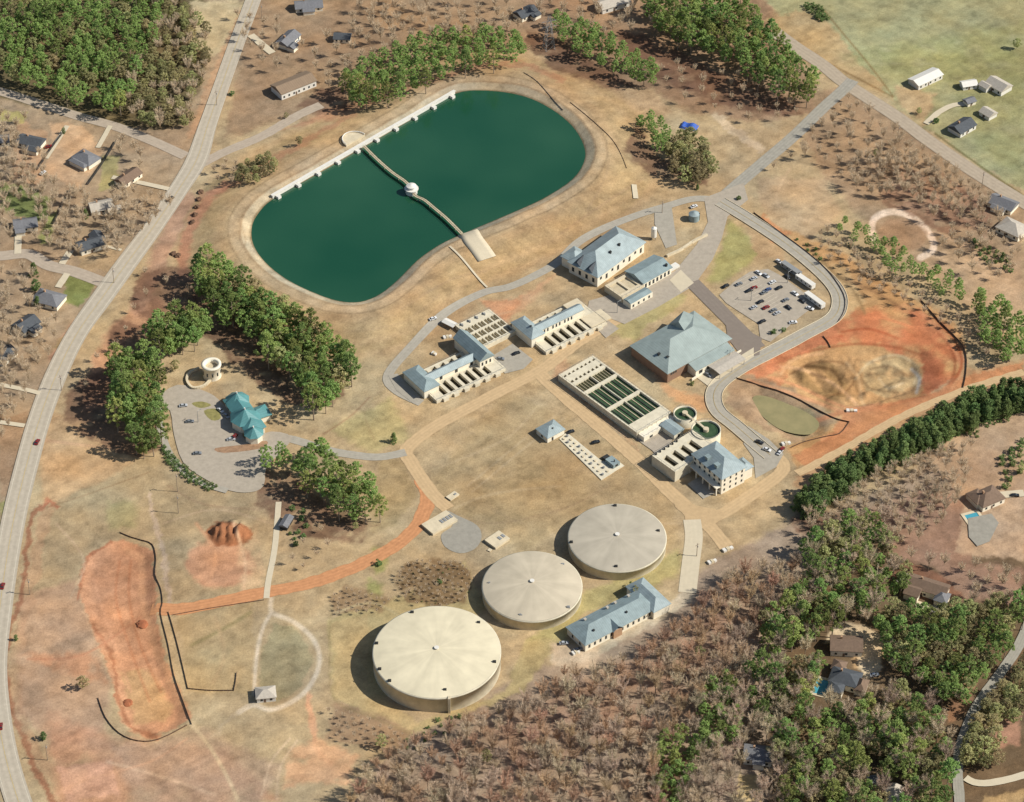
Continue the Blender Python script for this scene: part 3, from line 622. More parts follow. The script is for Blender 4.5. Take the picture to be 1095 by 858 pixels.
V = [(p[0], p[1], -1.5) for p in V][::-1]
o = mesh('pond_water', V, [tuple(range(len(V)))], m_); bm = bmesh.new(); bm.from_mesh(o.data); bmesh.ops.triangulate(bm, faces=bm.faces); bmesh.ops.recalc_face_normals(bm, faces=bm.faces); bm.to_mesh(o.data); bm.free(); setp(o, kind='structure')
# white sea wall with piers
a = Vector((*gz(291,211,3), 0)); b = Vector((*gz(486,99,3), 0)); d = (b-a); Lw = d.length; ang = math.atan2(d.y, d.x)
sw = empty('retaining_wall', (a.x, a.y, 0), ang, 'long white concrete retaining wall along the upper left shore of the green reservoir', 'retaining wall')
box(sw, 'wall', 0, Lw, -.5, .7, 0, 4.3, M_WHITE); box(sw, 'wall_cap', -.3, Lw+.3, -.9, 1.0, 4.3, 4.5, M_WHITE)
for k in range(10):
    x = Lw*(.02+.106*k); box(sw, 'pier', x-1.2, x+1.2, -3.4, -.95, 0, 3.6, M_WHITE)
# half round landing
lp = gz(379,150,5); pb = empty('viewing_platform', (lp[0], lp[1], 0), ang, 'half round white concrete platform behind the middle of the reservoir wall', 'platform')
n = 20; V = []; F = []
for z in (3.0, 5.6):
    for i in range(n+1):
        t = math.pi*i/n; V.append((7.5*math.cos(t), -1+8.5*math.sin(t), z))
F = [tuple(range(n+1, 2*n+2))]+[(i, i+n+1, i+n+2, i+1) for i in range(n)]+[(0, n, 2*n+1, n+1)]
mesh('slab', V, F, M_CONC2, pb); bb = MB()
for i in range(n):
    t0 = math.pi*i/n; t1 = math.pi*(i+1)/n; bb.tube((7.4*math.cos(t0), -1+8.4*math.sin(t0), 6.2), (7.4*math.cos(t1), -1+8.4*math.sin(t1), 6.2), .3, n=5)
bb.build('parapet', M_WHITE, pb)
# walkway across the water
WK = [(389,156),(403,170),(419,184),(432,193),(440,201),(444,209),(454,214),(465,223),(478,234),(494,250)]
wk = empty('footbridge', (*gz(440,201,4), 0), 0, 'curved white footbridge crossing the green reservoir on short piles', 'bridge')
base = gz(440, 201, 4); P = [np.array(gz(*p, 4.2))-np.array(base) for p in catmull(WK, 4)]
V = []; F = []
for i, p in enumerate(P):
    t = P[min(i+1, len(P)-1)]-P[max(i-1, 0)]; t /= np.hypot(*t); nn = np.array([-t[1], t[0]])
    for s_, z in ((-.9, 3.9), (-.9, 4.2), (.9, 4.2), (.9, 3.9)): V.append((*(p+nn*s_), z))
for i in range(len(P)-1):
    for j in range(4): F.append((i*4+j, i*4+(j+1) % 4, i*4+4+(j+1) % 4, i*4+4+j))
mesh('walkway', V, F, M_CONC, wk); bb = MB(); rr = MB()
for i, p in enumerate(P):
    if i % 4 == 2: MB().cyl(p[0], p[1], .3, -1.5, 3.9, 8).build('pile', M_CONC, wk)
    if i:
        for s_ in (-.85, .85):
            t = p-P[i-1]; t /= np.hypot(*t); nn = np.array([-t[1], t[0]])*s_
            rr.tube((*(P[i-1]+nn), 5.1), (*(p+nn), 5.1), .07, n=4); rr.tube((*(p+nn), 4.2), (*(p+nn), 5.1), .05, n=4)
rr.build('handrail', M_DARK, wk)
it = empty('intake_tower', (*gz(440,202,5), 0), 0, 'round white intake tower with domed cap in the middle of the reservoir', 'tower')
MB().cyl(0, 0, 3.4, -1, 5, 20).build('shaft', M_WHITE, it); MB().cyl(0, 0, 4.1, 5, 5.5, 24).build('deck', M_WHITE, it)
MB().cyl(0, 0, 2.6, 5.5, 7.2, 20).cyl(0, 0, 3., 7.2, 8.2, 20, .5).build('cap', M_WHITE, it)
# pad by the shore
pad, _ = strip('concrete_pad', [(500,249),(506,257),(513,266),(522,279)], 11.5, RM_CONC, off=.45, hgt=.5, kind=None)
setp(pad, 'large pale concrete pad on the bank where the footbridge lands', 'concrete pad')
strip('concrete_path', [(481,264),(500,284),(522,309)], 1.2, RM_CONC); strip('concrete_path', [(678,198),(680,213)], 3, RM_CONC)
# ------------------------------------------------------------------ STORAGE TANKS
def tank_mat(name, rgb):
    m = bpy.data.materials.new(name); m.use_nodes = True; N = m.node_tree.nodes; L = m.node_tree.links; b = N['Principled BSDF']; b.inputs['Roughness'].default_value = .9; b.inputs['Specular IOR Level'].default_value = .1
    tc = N.new('ShaderNodeTexCoord'); sp = N.new('ShaderNodeSeparateXYZ'); L.new(tc.outputs['Object'], sp.inputs[0])
    a = N.new('ShaderNodeMath'); a.operation = 'ARCTAN2'; L.new(sp.outputs['X'], a.inputs[0]); L.new(sp.outputs['Y'], a.inputs[1])
    s = N.new('ShaderNodeMath'); s.operation = 'MULTIPLY'; s.inputs[1].default_value = 5; L.new(a.outputs[0], s.inputs[0])
    ln = N.new('ShaderNodeVectorMath'); ln.operation = 'LENGTH'; L.new(tc.outputs['Object'], ln.inputs[0])
    r = N.new('ShaderNodeMath'); r.operation = 'MULTIPLY'; r.inputs[1].default_value = .05; L.new(ln.outputs['Value'], r.inputs[0])
    cb = N.new('ShaderNodeCombineXYZ'); L.new(s.outputs[0], cb.inputs[0]); L.new(r.outputs[0], cb.inputs[1])
    n1 = N.new('ShaderNodeTexNoise'); n1.inputs['Scale'].default_value = .7; n1.inputs['Detail'].default_value = 4; L.new(cb.outputs[0], n1.inputs['Vector'])
    n2 = N.new('ShaderNodeTexNoise'); n2.inputs['Scale'].default_value = .12; n2.inputs['Detail'].default_value = 6; L.new(tc.outputs['Object'], n2.inputs['Vector'])
    ad = N.new('ShaderNodeMath'); ad.operation = 'ADD'; L.new(n1.outputs['Fac'], ad.inputs[0]); L.new(n2.outputs['Fac'], ad.inputs[1])
    mr = N.new('ShaderNodeMapRange'); mr.inputs[1].default_value = .7; mr.inputs[2].default_value = 1.3; mr.inputs[3].default_value = .84; mr.inputs[4].default_value = 1.1; L.new(ad.outputs[0], mr.inputs[0])
    mm = N.new('ShaderNodeVectorMath'); mm.operation = 'SCALE'; mm.inputs[0].default_value = lin(rgb); L.new(mr.outputs[0], mm.inputs['Scale']); L.new(mm.outputs[0], b.inputs['Base Color'])
    return m
def tank(cx, cy, rx, h, rise, rgb, label, hatches, i):
    c = gz(cx, cy, h); r = gz(cx+rx, cy, h)[0]-c[0]
    t = empty('storage_tank', (c[0], c[1], 0), 0, label, 'water tank', 'round concrete storage tanks')
    m = tank_mat('tank_concrete_%s' % ('cream', 'buff', 'grey')[i], rgb); n = 96
    mw = mat('tank_wall_concrete', (218,208,182), .9, .14, .2)
    V = []; F = []
    for z, q in ((-1, r-.25), (h-.9, r-.25), (h-.9, r), (h, r), (h+.08, r-.5)):
        for k in range(n): V.append((q*math.cos(2*math.pi*k/n), q*math.sin(2*math.pi*k/n), z))
    for a in range(4):
        for k in range(n): F.append((a*n+k, a*n+(k+1) % n, a*n+n+(k+1) % n, a*n+n+k))
    mesh('wall', V, F, mw, t, True)
    V = []; F = []; R_n = 10
    for a in range(R_n+1):
        q = (r-.5)*(1-a/R_n) if a < R_n else 0.01
        for k in range(n): V.append((q*math.cos(2*math.pi*k/n), q*math.sin(2*math.pi*k/n), h+.08+rise*(1-(q/r)**2)))
    for a in range(R_n):
        for k in range(n): F.append((a*n+k, a*n+(k+1) % n, a*n+n+(k+1) % n, a*n+n+k))
    rf = mesh('roof', V, F, m, t, True)
    MB().cyl(0, 0, .9, h+rise-.1, h+rise+.7, 12).cyl(0, 0, 1.2, h+rise+.7, h+rise+.9, 12).build('vent', M_WHITE, rf)
    for hx, hy in hatches:
        p = gz(hx, hy, h+.4); x, y = p[0]-c[0], p[1]-c[1]; q = math.hypot(x, y); k = min(1, (r-1.6)/q); x *= k; y *= k
        MB().box(x-.7, x+.7, y-.7, y+.7, h, h+1.0).box(x-1.0, x+.2, y-.3, y+.3, h, h+1.3).build('hatch', M_DARK if i != 1 else M_STEEL, rf)
    return t, r, h
t1, r1, h1 = tank(467, 697, 69, 9.5, 2.2, (230,218,186), 'largest cream domed round water tank beside the bare brown wood', [(402,688),(402,717),(414,730),(476,738),(529,708),(512,666),(441,655)], 0)
t2, r2, h2 = tank(569, 627, 54, 6.0, 3.2, (206,193,168), 'buff domed round water tank between the two other tanks', [(524,624),(612,652),(557,658),(602,604)], 1)
t3, r3, h3 = tank(660, 575, 53, 6.0, 1.8, (192,182,162), 'greyest flat domed round water tank below the tall blue roofed building', [(611,580),(704,568),(659,606),(658,541)], 2)
an = R_(-78); MB().box(-.6, .6, -1.2, .8, 0, h1+.5).build('buttress', M_CONC2, t1).location = (r1*math.cos(an), r1*math.sin(an), 0)
t1.children[-1].rotation_euler = (0, 0, an+math.pi/2)
# ------------------------------------------------------------------ PLANT BUILDINGS
WT = mat('basin_wall_concrete', (226,215,188), .9, .1, .3)
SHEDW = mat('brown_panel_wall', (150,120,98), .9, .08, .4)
def walls(p, x0, x1, y0, y1, z1, m=M_CREAM, name='wall', z0=-1): return box(p, name, x0, x1, y0, y1, z0, z1, m)
def vents(parent, pts, m=M_DARK, s=.5, h=1.1, name='roof_vent'):
    for x, y, z in pts: MB().box(x-s, x+s, y-s, y+s, z-.6, z+h).box(x-s*1.3, x+s*1.3, y-s*1.3, y+s*1.3, z+h, z+h+.2).build(name, m, parent)
def ridge_z(x, y, x0, x1, y0, y1, z, rise, over=.7):
    hw = min(x1-x0, y1-y0)/2+over
    d = min(x-x0+over, x1+over-x, y-y0+over, y1+over-y); return z+rise*min(1, d/hw)
# big pump hall
e, L, W = frame('pump_hall', (639,296), (689,259), (612.5,277), 7.5, 'largest blue hipped roof pump hall with two grey roof dormers above the apron', 'building')
walls(e, 0, L, 0, W, 7.5); rf = hip(e, 0, L, 0, W, 7.5, W*.34, M_BLUE, .9)
for k in range(8): win(e, 'F', 3+k*(L-6)/7, 1.5 if k % 2 else 3.8, 4.8 if k % 2 else 5.6, L, W, 1.7)
for k in range(4): win(e, 'L', 3+k*(W-6)/3, 2, 5, L, W, 1.7)
vents(rf, [(L*.42, W*.25, ridge_z(L*.42, W*.25, 0, L, 0, W, 7.5, W*.34)), (L*.62, W*.27, ridge_z(L*.62, W*.27, 0, L, 0, W, 7.5, W*.34))])
for yy in (W*.3, W*.72):
    MB().add([(-.2,yy-2.6,7.9),(-.2,yy+2.6,7.9),(5.8,yy,11.8),(-.2,yy,10.2),(5.,yy-2.6,10),(5.,yy+2.6,10)], [(0,3,2,4),(3,1,5,2)]).build('dormer', M_DGREY, rf)
walls(e, 2, 13, W, W+7, 6.5, name='wing_wall'); hip(e, 2, 13, W-3, W+7, 6.7, 3.2, M_BLUE, .7, name='wing_roof')
walls(e, L-.5, L+3.5, 3, W-6, 5, name='wing_wall')
# lower chemical building beside it
e, L, W = frame('chemical_building', (688,303), (718,286), (671,289), 5.0, 'low blue roofed chemical building with white walls beside the concrete apron', 'building')
walls(e, 0, L, 0, W, 5); rf = hip(e, 0, L, 0, W, 5, 2.4, M_BLUE2, .6, gable=True); vents(rf, [(L*.9, 2, 6)], M_DARK, .5)
for k in range(7): win(e, 'F', 2+k*(L-4)/6, .8, 3.6, L, W, 1.5)
dk = plate(e, -17, -.2, -1, W-1, 4.2, [(-15.5,-9.5,2,W-3),(-8,-2.5,2,W-3)], 1.2, M_CONC2, 'deck', M_CONC, 'basin_floor')
walls(e, -17, -.4, -8, -1.6, 3.6, name='annex_wall'); hip(e, -16.6, -.8, -7.6, -2, 3.7, .8, M_BLUE2, .2, gable=True, name='annex_roof')
rails(dk, -16.8, -.6, -.8, W-1.2, 4.2)
for k in range(4): win(e, 'F', -15+k*4, .8, 2.6, L, W, 1.3, name='window').location.y = -8
MB().box(L+.4, L+8, 1.5, 5, -.2, 1.6).build('loading_ramp', M_WHITE, e)
# curved ramp wall
bb = MB(); P = catmull([gz(*p) for p in [(713,275),(728,268),(742,259),(756,252)]], 6); o0 = P[0]
for i in range(len(P)-1): bb.tube((*(P[i]-o0), .7), (*(P[i+1]-o0), .7), 1.0, n=4)
o = bb.build('ramp_wall', M_CONC2); o.location = (o0[0], o0[1], 0); setp(o, 'low cream curved wall of the ramp leaving the chemical building', 'wall')
def filt(F, Rr, Lp, name, label, nb, nf, z=2.0, ends=(1, 1)):
    """long ridge-roofed gallery with open filter cells on both sides"""
    e, L, W = frame(name, F, Rr, Lp, z, label, 'building'); gy0, gy1 = W*.50, W*.70
    cw = (L*.74)/nf; hs = [(L*.1+k*cw+cw*.25, L*.1+k*cw+cw*.85, W*.07, W*.45) for k in range(nf)]
    cb = (L*.62)/nb; hb = [(L*.12+k*cb+cb*.2, L*.12+k*cb+cb*.78, W*.76, W*.95) for k in range(nb)]
    dk = plate(e, 0, L, 0, W, z, hs+hb, 2.6, WT, 'deck', M_BROWNW, 'filter_water', fz=.7)
    rails(dk, .2, L-.2, .2, W-.2, z)
    for k in range(6): x = L*(.12+.15*k); MB().box(x-1.6, x+1.6, -1.4, -.02, -1, z-.1).build('pilaster', WT, dk)
    return e, L, W, gy0, gy1, z
e, L, W, g0, g1, z = filt((584,377), (649,345), (553,352), 'filter_building', 'long filter building with narrow blue ridge roof, upper right of the two with open cells', 5, 6)
walls(e, 2, L-7, g0, g1, z+4.6, z0=z); rf = hip(e, 2, L-7, g0, g1, z+4.6, 1.8, M_BLUE, .6, gable=True)
for k in range(9): win(e, 'F', L*.15+k*L*.055+(k//3)*L*.03, z+1.2, z+3.4, L, W, 1.0).location.y = g0
walls(e, -2.5, 6, g0-3, W+2, 6.4, name='tower_wall'); hip(e, -2.5, 6, g0-3, W+2, 6.4, 3.0, M_BLUE, .6, name='tower_roof'); vents(e, [(1.5, g0+3, 8.5)], M_DARK, .4)
box(e, 'upper_slab', L-11, L-1, W*.74, W*1.0, z+.01, z+1.4, M_CONC2); box(e, 'upper_slab', L-10, L+4, 1, W*.42, z+.01, z+.9, M_CONC2)
e, L, W, g0, g1, z = filt((467,429), (541,394), (436,403), 'filter_building', 'filter building with blue T shaped roof at the lower left end of the plant', 5, 7)
walls(e, 3, L*.82, g0, g1, z+3.4, z0=z); rf = hip(e, 3, L*.82, g0, g1, z+3.4, 2.2, M_BLUE, .6, gable=True)
for k in range(3): win(e, 'F', L*(.26+.22*k), z+.3, z+2.6, L, W, 1.8, M_DARK, 'doorway').location.y = g0
walls(e, -3, 6.5, W*.28, W+1, 5.4, name='end_wall'); hip(e, -3, 6.5, W*.28, W+1, 5.4, 2.6, M_BLUE2, .6, name='end_roof')
walls(e, L*.76, L*.76+8.5, W*.34, W+7, 6.8, name='cross_wall'); hip(e, L*.76, L*.76+8.5, W*.34, W+7, 6.8, 4.0, M_BLUE2, .7, gable=True, name='cross_roof')
for k in range(3): win(e, 'F', L*.76+1.6+k*2.6, z+.6, z+2.8, L, W, 1.1, M_DARK).location.y = W*.34
# settling cells between
e, L, W = frame('settling_basin', (516,372), (552,354), (489,347), 2.6, 'concrete block of many small dark settling cells between the two filter buildings', 'basin')
hs = []
for r in range(3):
    for c in range(5):
        for h in range(2): hs.append((L*(.06+.19*c)+h*L*.075, L*(.06+.19*c)+h*L*.085+L*.07, W*(.08+.25*r), W*(.08+.25*r)+W*.19))
dk = plate(e, 0, L, 0, W, 2.6, hs, 2.4, WT, 'deck', M_BROWNW, 'basin_water', fz=.9); rails(dk, .2, L-.2, .2, W-.2, 2.6)
for k in range(4):
    x = L*(.12+.22*k); b = MB().tube((x, W*.86, 2.9), (x, W*.97, 2.9), .35, n=8); b.cyl(x, W*.9, .6, 2.6, 3.6, 8).build('valve', M_STEEL, e)
wl, wr = gz(513,374), gz(556,353)
# large basins with green water
e, L, W = frame('treatment_basin', (681,463), (718,441), (606,396), 4.2, 'long concrete treatment basin with four big green water cells and brown cells above', 'basin')
hs = []
T = W
for (a0, a1) in ((.035,.49),(.51,.965)):
    hs.append((L*a0, L*a1, T*.12, T*.37, M_WATERB)); hs.append((L*a0, L*a1, T*.40, T*.66, M_WATERB)); hs.append((L*a0, L*a1, T*.69, T*.81, mat('dark_olive_basin_water', (84,84,58), .35, .2, .3, spec=.25)))
for k in range(8): hs.append((L*(.05+.118*k), L*(.05+.118*k)+L*.07, T*.845, T*.875, M_BROWNW)); hs.append((L*(.05+.118*k), L*(.05+.118*k)+L*.07, T*.94, T*.965, M_BROWNW))
dk = plate(e, 0, L, 0, W, 4.2, hs, 3.2, WT, 'deck', None, 'basin_water', fz=.45); rails(dk, .2, L-.2, .2, W-.2, 4.2)
for (x0, x1, y0, y1, _) in hs[:6]:
    if y1-y0 > T*.2:
        for k in range(1, 5): xx = x0+(x1-x0)*k/5; box(dk, 'weir_trough', xx-.22, xx+.22, y0+.05, y1-.05, 2.6, 3.1, M_DARK if k % 2 else M_CONC)
    else:
        for k in range(1, 6): xx = x0+(x1-x0)*k/6; box(dk, 'baffle', xx-.1, xx+.1, y0+.05, y1-.05, 1.6, 3.2, M_CONC)
box(e, 'pipe_gallery', 1, L-1, -4.5, -.02, -1, 3.2, M_CREAM); win(e, 'F', L*.25, .5, 2, L, W, 2.2).location.y = -4.5
rails(e, 1.2, L-1.2, -4.3, -.3, 3.2)
# big grey green shed
e, L, W = frame('process_building', (714,399), (781,362), (677,369), 7.0, 'biggest grey green metal hipped roof building with brown shaded end wall', 'building')
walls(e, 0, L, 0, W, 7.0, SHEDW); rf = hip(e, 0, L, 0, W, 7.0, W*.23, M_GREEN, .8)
mesh('cross_roof', [(L*.55, W*.5, 7+W*.23-.3), (L*.62, W+.85, 7.2), (L+.85, W*.62, 7.2), (L*.86, W+1.6, 7+W*.1), (L*.6, W*.75, 7+W*.24)], [(0,4,1),(0,2,4),(4,3,1),(4,2,3)], M_GREEN, rf)
vents(rf, [(L*.10, W*.42, 7+2.2), (L*.14, W*.25, 7+2.2)], M_DARK, .6, 1.0)
walls(e, L*.32, L*.92, -6.5, -.02, 5.2, M_CREAM, 'lean_to_wall')
mesh('lean_to_roof', [(L*.31,-7.3,5.2),(L*.93,-7.3,5.2),(L*.93,-.9,6.75),(L*.31,-.9,6.75),(L*.31,-7.3,4.95),(L*.93,-7.3,4.95),(L*.93,-.9,6.5),(L*.31,-.9,6.5)], [(0,1,2,3),(4,5,1,0),(5,6,2,1),(7,4,0,3)], M_GREEN, e)
for k in range(6): win(e, 'F', L*(.06+.035*k) if k < 3 else L*(.4+.13*(k-3)), 4.2 if k < 3 else 1.2, 5.6 if k < 3 else 3.6, L, W, 1.3 if k < 3 else 2.6, M_DARK if k > 2 else None).location.y = 0 if k < 3 else -6.5
e2, L, W = frame('loading_canopy', (770,400), (797,384), (757,392), 4.0, 'small flat pale canopy at the dock below the grey green roofed building', 'canopy')
hip(e2, 0, L, 0, W, 4.0, .5, M_PALE, .3, gable=True)
for x in (.4, L/2, L-.4):
    for y in (.4, W-.4): MB().cyl(x, y, .15, 0, 3.9, 8).build('post', M_STEEL, e2)
box(e2, 'dock_wall', -12, L+6, W+.2, W+.7, 0, 1.4, M_CREAM)
# clarifiers
def clar(cx, cy, rx, z, label, ang):
    c = gz(cx, cy, z); r = gz(cx+rx, cy, z)[0]-c[0]; t = empty('clarifier', (c[0], c[1], 0), ang, label, 'clarifier', 'round clarifiers with green water'); n = 64
    V = []; F = []
    for q, zz in ((r, -1), (r, z), (r-.6, z), (r-.6, z-1.6)):
        for k in range(n): V.append((q*math.cos(2*math.pi*k/n), q*math.sin(2*math.pi*k/n), zz))
    for a in range(3):
        for k in range(n): F.append((a*n+k, a*n+(k+1) % n, a*n+n+(k+1) % n, a*n+n+k))
    mesh('wall', V, F, WT, t, True)
    mesh('basin_water', [((r-.62)*math.cos(2*math.pi*k/n), (r-.62)*math.sin(2*math.pi*k/n), z-.9) for k in range(n)], [tuple(range(n))], M_WATERB, t)
    box(t, 'bridge', 0, r+1, -.6, .6, z+.1, z+.4, M_CONC2); MB().cyl(0, 0, 1.5, z-1.2, z+.8, 16).build('centre_well', M_CONC2, t)
    b = MB()
    for k in range(n): a0, a1 = 2*math.pi*k/n, 2*math.pi*(k+1)/n; b.tube(((r-.1)*math.cos(a0), (r-.1)*math.sin(a0), z+1.05), ((r-.1)*math.cos(a1), (r-.1)*math.sin(a1), z+1.05), .07, n=4)
    for k in range(0, n, 2): a0 = 2*math.pi*k/n; b.tube(((r-.1)*math.cos(a0), (r-.1)*math.sin(a0), z), ((r-.1)*math.cos(a0), (r-.1)*math.sin(a0), z+1.05), .05, n=4)
    b.build('railing', M_STEEL, t)
clar(732.5, 442, 12.6, 5.5, 'smaller round clarifier of green water nearest the treatment basin', R_(-53)); clar(755, 459.5, 16, 7.5, 'larger round clarifier of green water behind the tall blue roofed building', R_(127))
# tall blue roofed building with cells
e, L, W = frame('headworks_building', (772,512), (797,499), (748,482), 11.0, 'tall cream building with steep blue hipped roof and dark porch on its shaded side', 'building')
walls(e, 0, L, 0, W, 11.0); rf = hip(e, 0, L, 0, W, 11.0, 5.0, M_BLUE, .8)
vents(rf, [(L*.16, W*.62, 13.2), (L*.16, W*.3, 13.2)], M_BLUE2, 1.0, 1.4)
for zz in (1.5, 5, 8):
    for k in range(4): win(e, 'F', 2.+k*(L-4)/3, zz, zz+1.6, L, W, 1.1)
for zz in (1.5, 5, 8.2):
    for k in range(6): win(e, 'L', 2+k*(W-4)/5, zz, zz+1.8, L, W, 1.4)
for k in range(5): box(e, 'column', -2.8, -2.2, 1+k*(W-2)/4-.3, 1+k*(W-2)/4+.3, -1, 5, M_CREAM)
box(e, 'porch_roof', -3.2, -.02, .2, W-.2, 5, 5.4, M_CREAM)
walls(e, L+.02, L+6, 1, 9, 7, name='wing_wall'); hip(e, L+.7, L+6, 1, 9, 7.2, 2, M_BLUE, .6, name='wing_roof')
e, L, W = frame('screening_basin', (722,505), (768,476), (704,483), 7.0, 'raised concrete basin with four dark slots below the clarifiers', 'basin')
hs = [(L*(.08+.19*k), L*(.08+.19*k)+L*.11, W*.2, W*.72) for k in range(4)]
dk = plate(e, 0, L*.95, 0, W, 7.0, hs, 3, WT, 'deck', M_BROWNW, 'basin_water', fz=.6); rails(dk, .2, L*.95-.2, .2, W-.2, 7.0)
for k in range(6): MB().cyl(2+k*3, W-1, .5, 7, 8, 8).build('valve', M_DARK, e)
e, L, W = frame('pump_house', (721,465), (731,459), (711,452), 3.8, 'tiny blue roofed pump house between the treatment basin and the clarifiers', 'building')
walls(e, 0, L, 0, W, 3.8); hip(e, 0, L, 0, W, 3.8, 1.2, M_BLUE, .5, gable=True); win(e, 'F', L/2, .1, 2.4, L, W, 1.2, M_DARK, 'door')
# centre pump house with slab of pipes
e, L, W = frame('pump_house', (585.5,468.5), (603.5,459), (575,458), 3.6, 'small blue hipped roof pump house standing alone on the central lawn', 'building')
walls(e, 0, L, 0, W, 3.6); rf = hip(e, 0, L, 0, W, 3.6, 2.6, M_BLUE, .5); vents(rf, [(L*.5, W*.3, 4.8)], M_DARK, .3, .7)
win(e, 'F', L*.3, .1, 2.4, L, W, 1.2, M_DARK, 'door'); win(e, 'L', W*.5, 1, 2.4, L, W, 1.4)
sl = [gz(*p) for p in ((598,470),(606,463),(657,505),(643,514))]; c0 = gz(627, 488)
e = empty('pipe_slab', (*c0, 0), 0, 'narrow concrete slab of valves running from the lone pump house to the generator', 'slab')
V = [(p[0]-c0[0], p[1]-c0[1]) for p in sl]
mesh('slab', [(x, y, -.5) for x, y in V]+[(x, y, .45) for x, y in V], [(7,6,5,4)[::-1], (0,4,5,1)[::-1], (1,5,6,2)[::-1], (2,6,7,3)[::-1], (3,7,4,0)[::-1]], WT, e)
for k in range(22):
    t = .06+.88*(k//2)/10.; s = .3 if k % 2 else .7
    a = np.array(V[0])*(1-t)+np.array(V[3])*t; b = np.array(V[1])*(1-t)+np.array(V[2])*t; p = a*(1-s)+b*s
    MB().cyl(p[0], p[1], .55, .4, 1.0+.5*(k % 3 == 0), 10).cyl(p[0], p[1], .75, .9, 1.05, 10).build('valve', M_CONC2 if k % 3 else M_STEEL, e)
e, L, W = frame('generator', (656,498), (663,494), (651,489), 2.6, 'small blue grey generator unit at the lower end of the valve slab', 'generator')
box(e, 'housing', 0, L, 0, W, .3, 2.6, M_BLUE2); box(e, 'base_slab', -1.5, L+1.5, -1.8, W+1.5, -.5, .3, WT); MB().cyl(L/2, W*.3, .3, 2.6, 4, 8).build('exhaust_pipe', M_DARK, e); win(e, 'F', L/2, .8, 2.2, L, W, 1.8, M_DARK, 'louvre')
box(e, 'fuel_tank', .5, L-.5, W+.6, W+3.2, .3, 1.8, M_DARK)
# long blue roofed building by the wood
e, L, W = frame('maintenance_building', (626,689.5), (705,648), (610,669), 5.0, 'long narrow blue roofed building with cross gable at the edge of the brown wood', 'building')
walls(e, 0, L, 0, W, 5.0); rf = hip(e, 0, L, 0, W, 5.0, 3.6, M_BLUE2, .7)
for k in range(13): win(e, 'F', 2.5+k*(L-5)/12, 1.4, 3.6, L, W, 1.2)
for k in range(2): win(e, 'L', W*(.3+.4*k), 1.2, 3.2, L, W, 1.2)
vents(rf, [(L*.17, W*.25, 6.6), (L*.62, W*.28, 6.8)], M_DARK, .4, .9); vents(rf, [(L*.2, W*.85, 6), (L*.5, W*.85, 6.2), (L*.62, W*.9, 5.8), (L*.8, W*.9, 5.8)], M_PALE, .5, 1.1, 'chimney')
xg = L*.42; mesh('cross_roof', [(xg-3.2,-1.6,5),(xg,-1.6,7.6),(xg+3.2,-1.6,5),(xg,W*.42,7.6),(xg-3.2,1.,5.3),(xg+3.2,1.,5.3)], [(0,1,3,4),(1,2,5,3)], M_BLUE2, rf); walls(e, xg-2.6, xg+2.6, -1.2, -.02, 4.9, M_BRICK, 'porch_wall')
walls(e, L+.02-5, L+5, -2, W+5, 5.4, name='wing_wall'); hip(e, L-5, L+5, -2, W+5, 5.4, 3.2, M_BLUE, .6, name='wing_roof')
# small concrete boxes
def cbox(F, Rr, Lp, z, label, name='concrete_vault', lids=2):
    e, L, W = frame(name, F, Rr, Lp, z, label, 'vault'); MB().box(0, L, 0, W, -1, z).box(-.15, L+.15, -.15, W+.15, z, z+.2).build('slab', M_CONC2, e)
    for k in range(lids): x = L*(.5+.5*(k+.5)/max(1, lids)); MB().box(x-.7, x+.7, W*.3, W*.6, z+.2, z+.45).build('hatch', M_STEEL, e)
cbox((463,571), (489,556), (451,561), 1.4, 'long pale concrete vault with grey hatches beside the gravel turning pad', lids=4)
cbox((530,586), (545,576), (521,576), 1.4, 'pale concrete vault just above the middle tank'); cbox((482,535), (491,529), (478,531), .7, 'small concrete vault at the roadside above the turning pad', lids=1)
cbox((524,582+8), (526,588), (522,588), .3, 'tiny concrete lid left of the middle tank', lids=0)
# blue round tank, white silo
x, y, z = G(742,235); e = empty('steel_tank', (x, y, 0), 0, 'short round blue grey steel tank near the road junction', 'tank'); MB().cyl(0, 0, 3.1, 0, 4.2, 24).build('shell', M_BLUE2, e); MB().cyl(0, 0, 3.2, 4.2, 5.6, 24, .4).build('roof', M_BLUE, e); MB().box(3, 3.3, -.4, .4, 0, 4.6).build('ladder', M_DARK, e)
x, y, z = G(699,256); e = empty('white_silo', (x, y, 0), 0, 'slim white silo tank at the right corner of the pump hall', 'silo'); MB().cyl(0, 0, 1.6, 2, 8, 16).build('shell', M_WHITE, e); MB().cyl(0, 0, 1.6, 8, 8.9, 16, .3).build('cap', M_WHITE, e); MB().cyl(0, 0, .4, .8, 2, 12, 1.6).build('cone', M_WHITE, e)
for k in range(4): a = k*math.pi/2+.8; MB().cyl(1.4*math.cos(a), 1.4*math.sin(a), .12, 0, 2.6, 6).build('leg', M_STEEL, e)
e, L, W = frame('storage_bin', (484,350), (489,346), (474,343), 2.4, 'open white roofed shed beside the settling cells', 'shed'); hip(e, 0, L, 0, W, 2.4, .6, M_WHITE, .2, gable=True)
for x in (.2, L-.2):
    for y in (.2, W-.2): MB().cyl(x, y, .12, 0, 2.3, 6).build('post', M_STEEL, e)
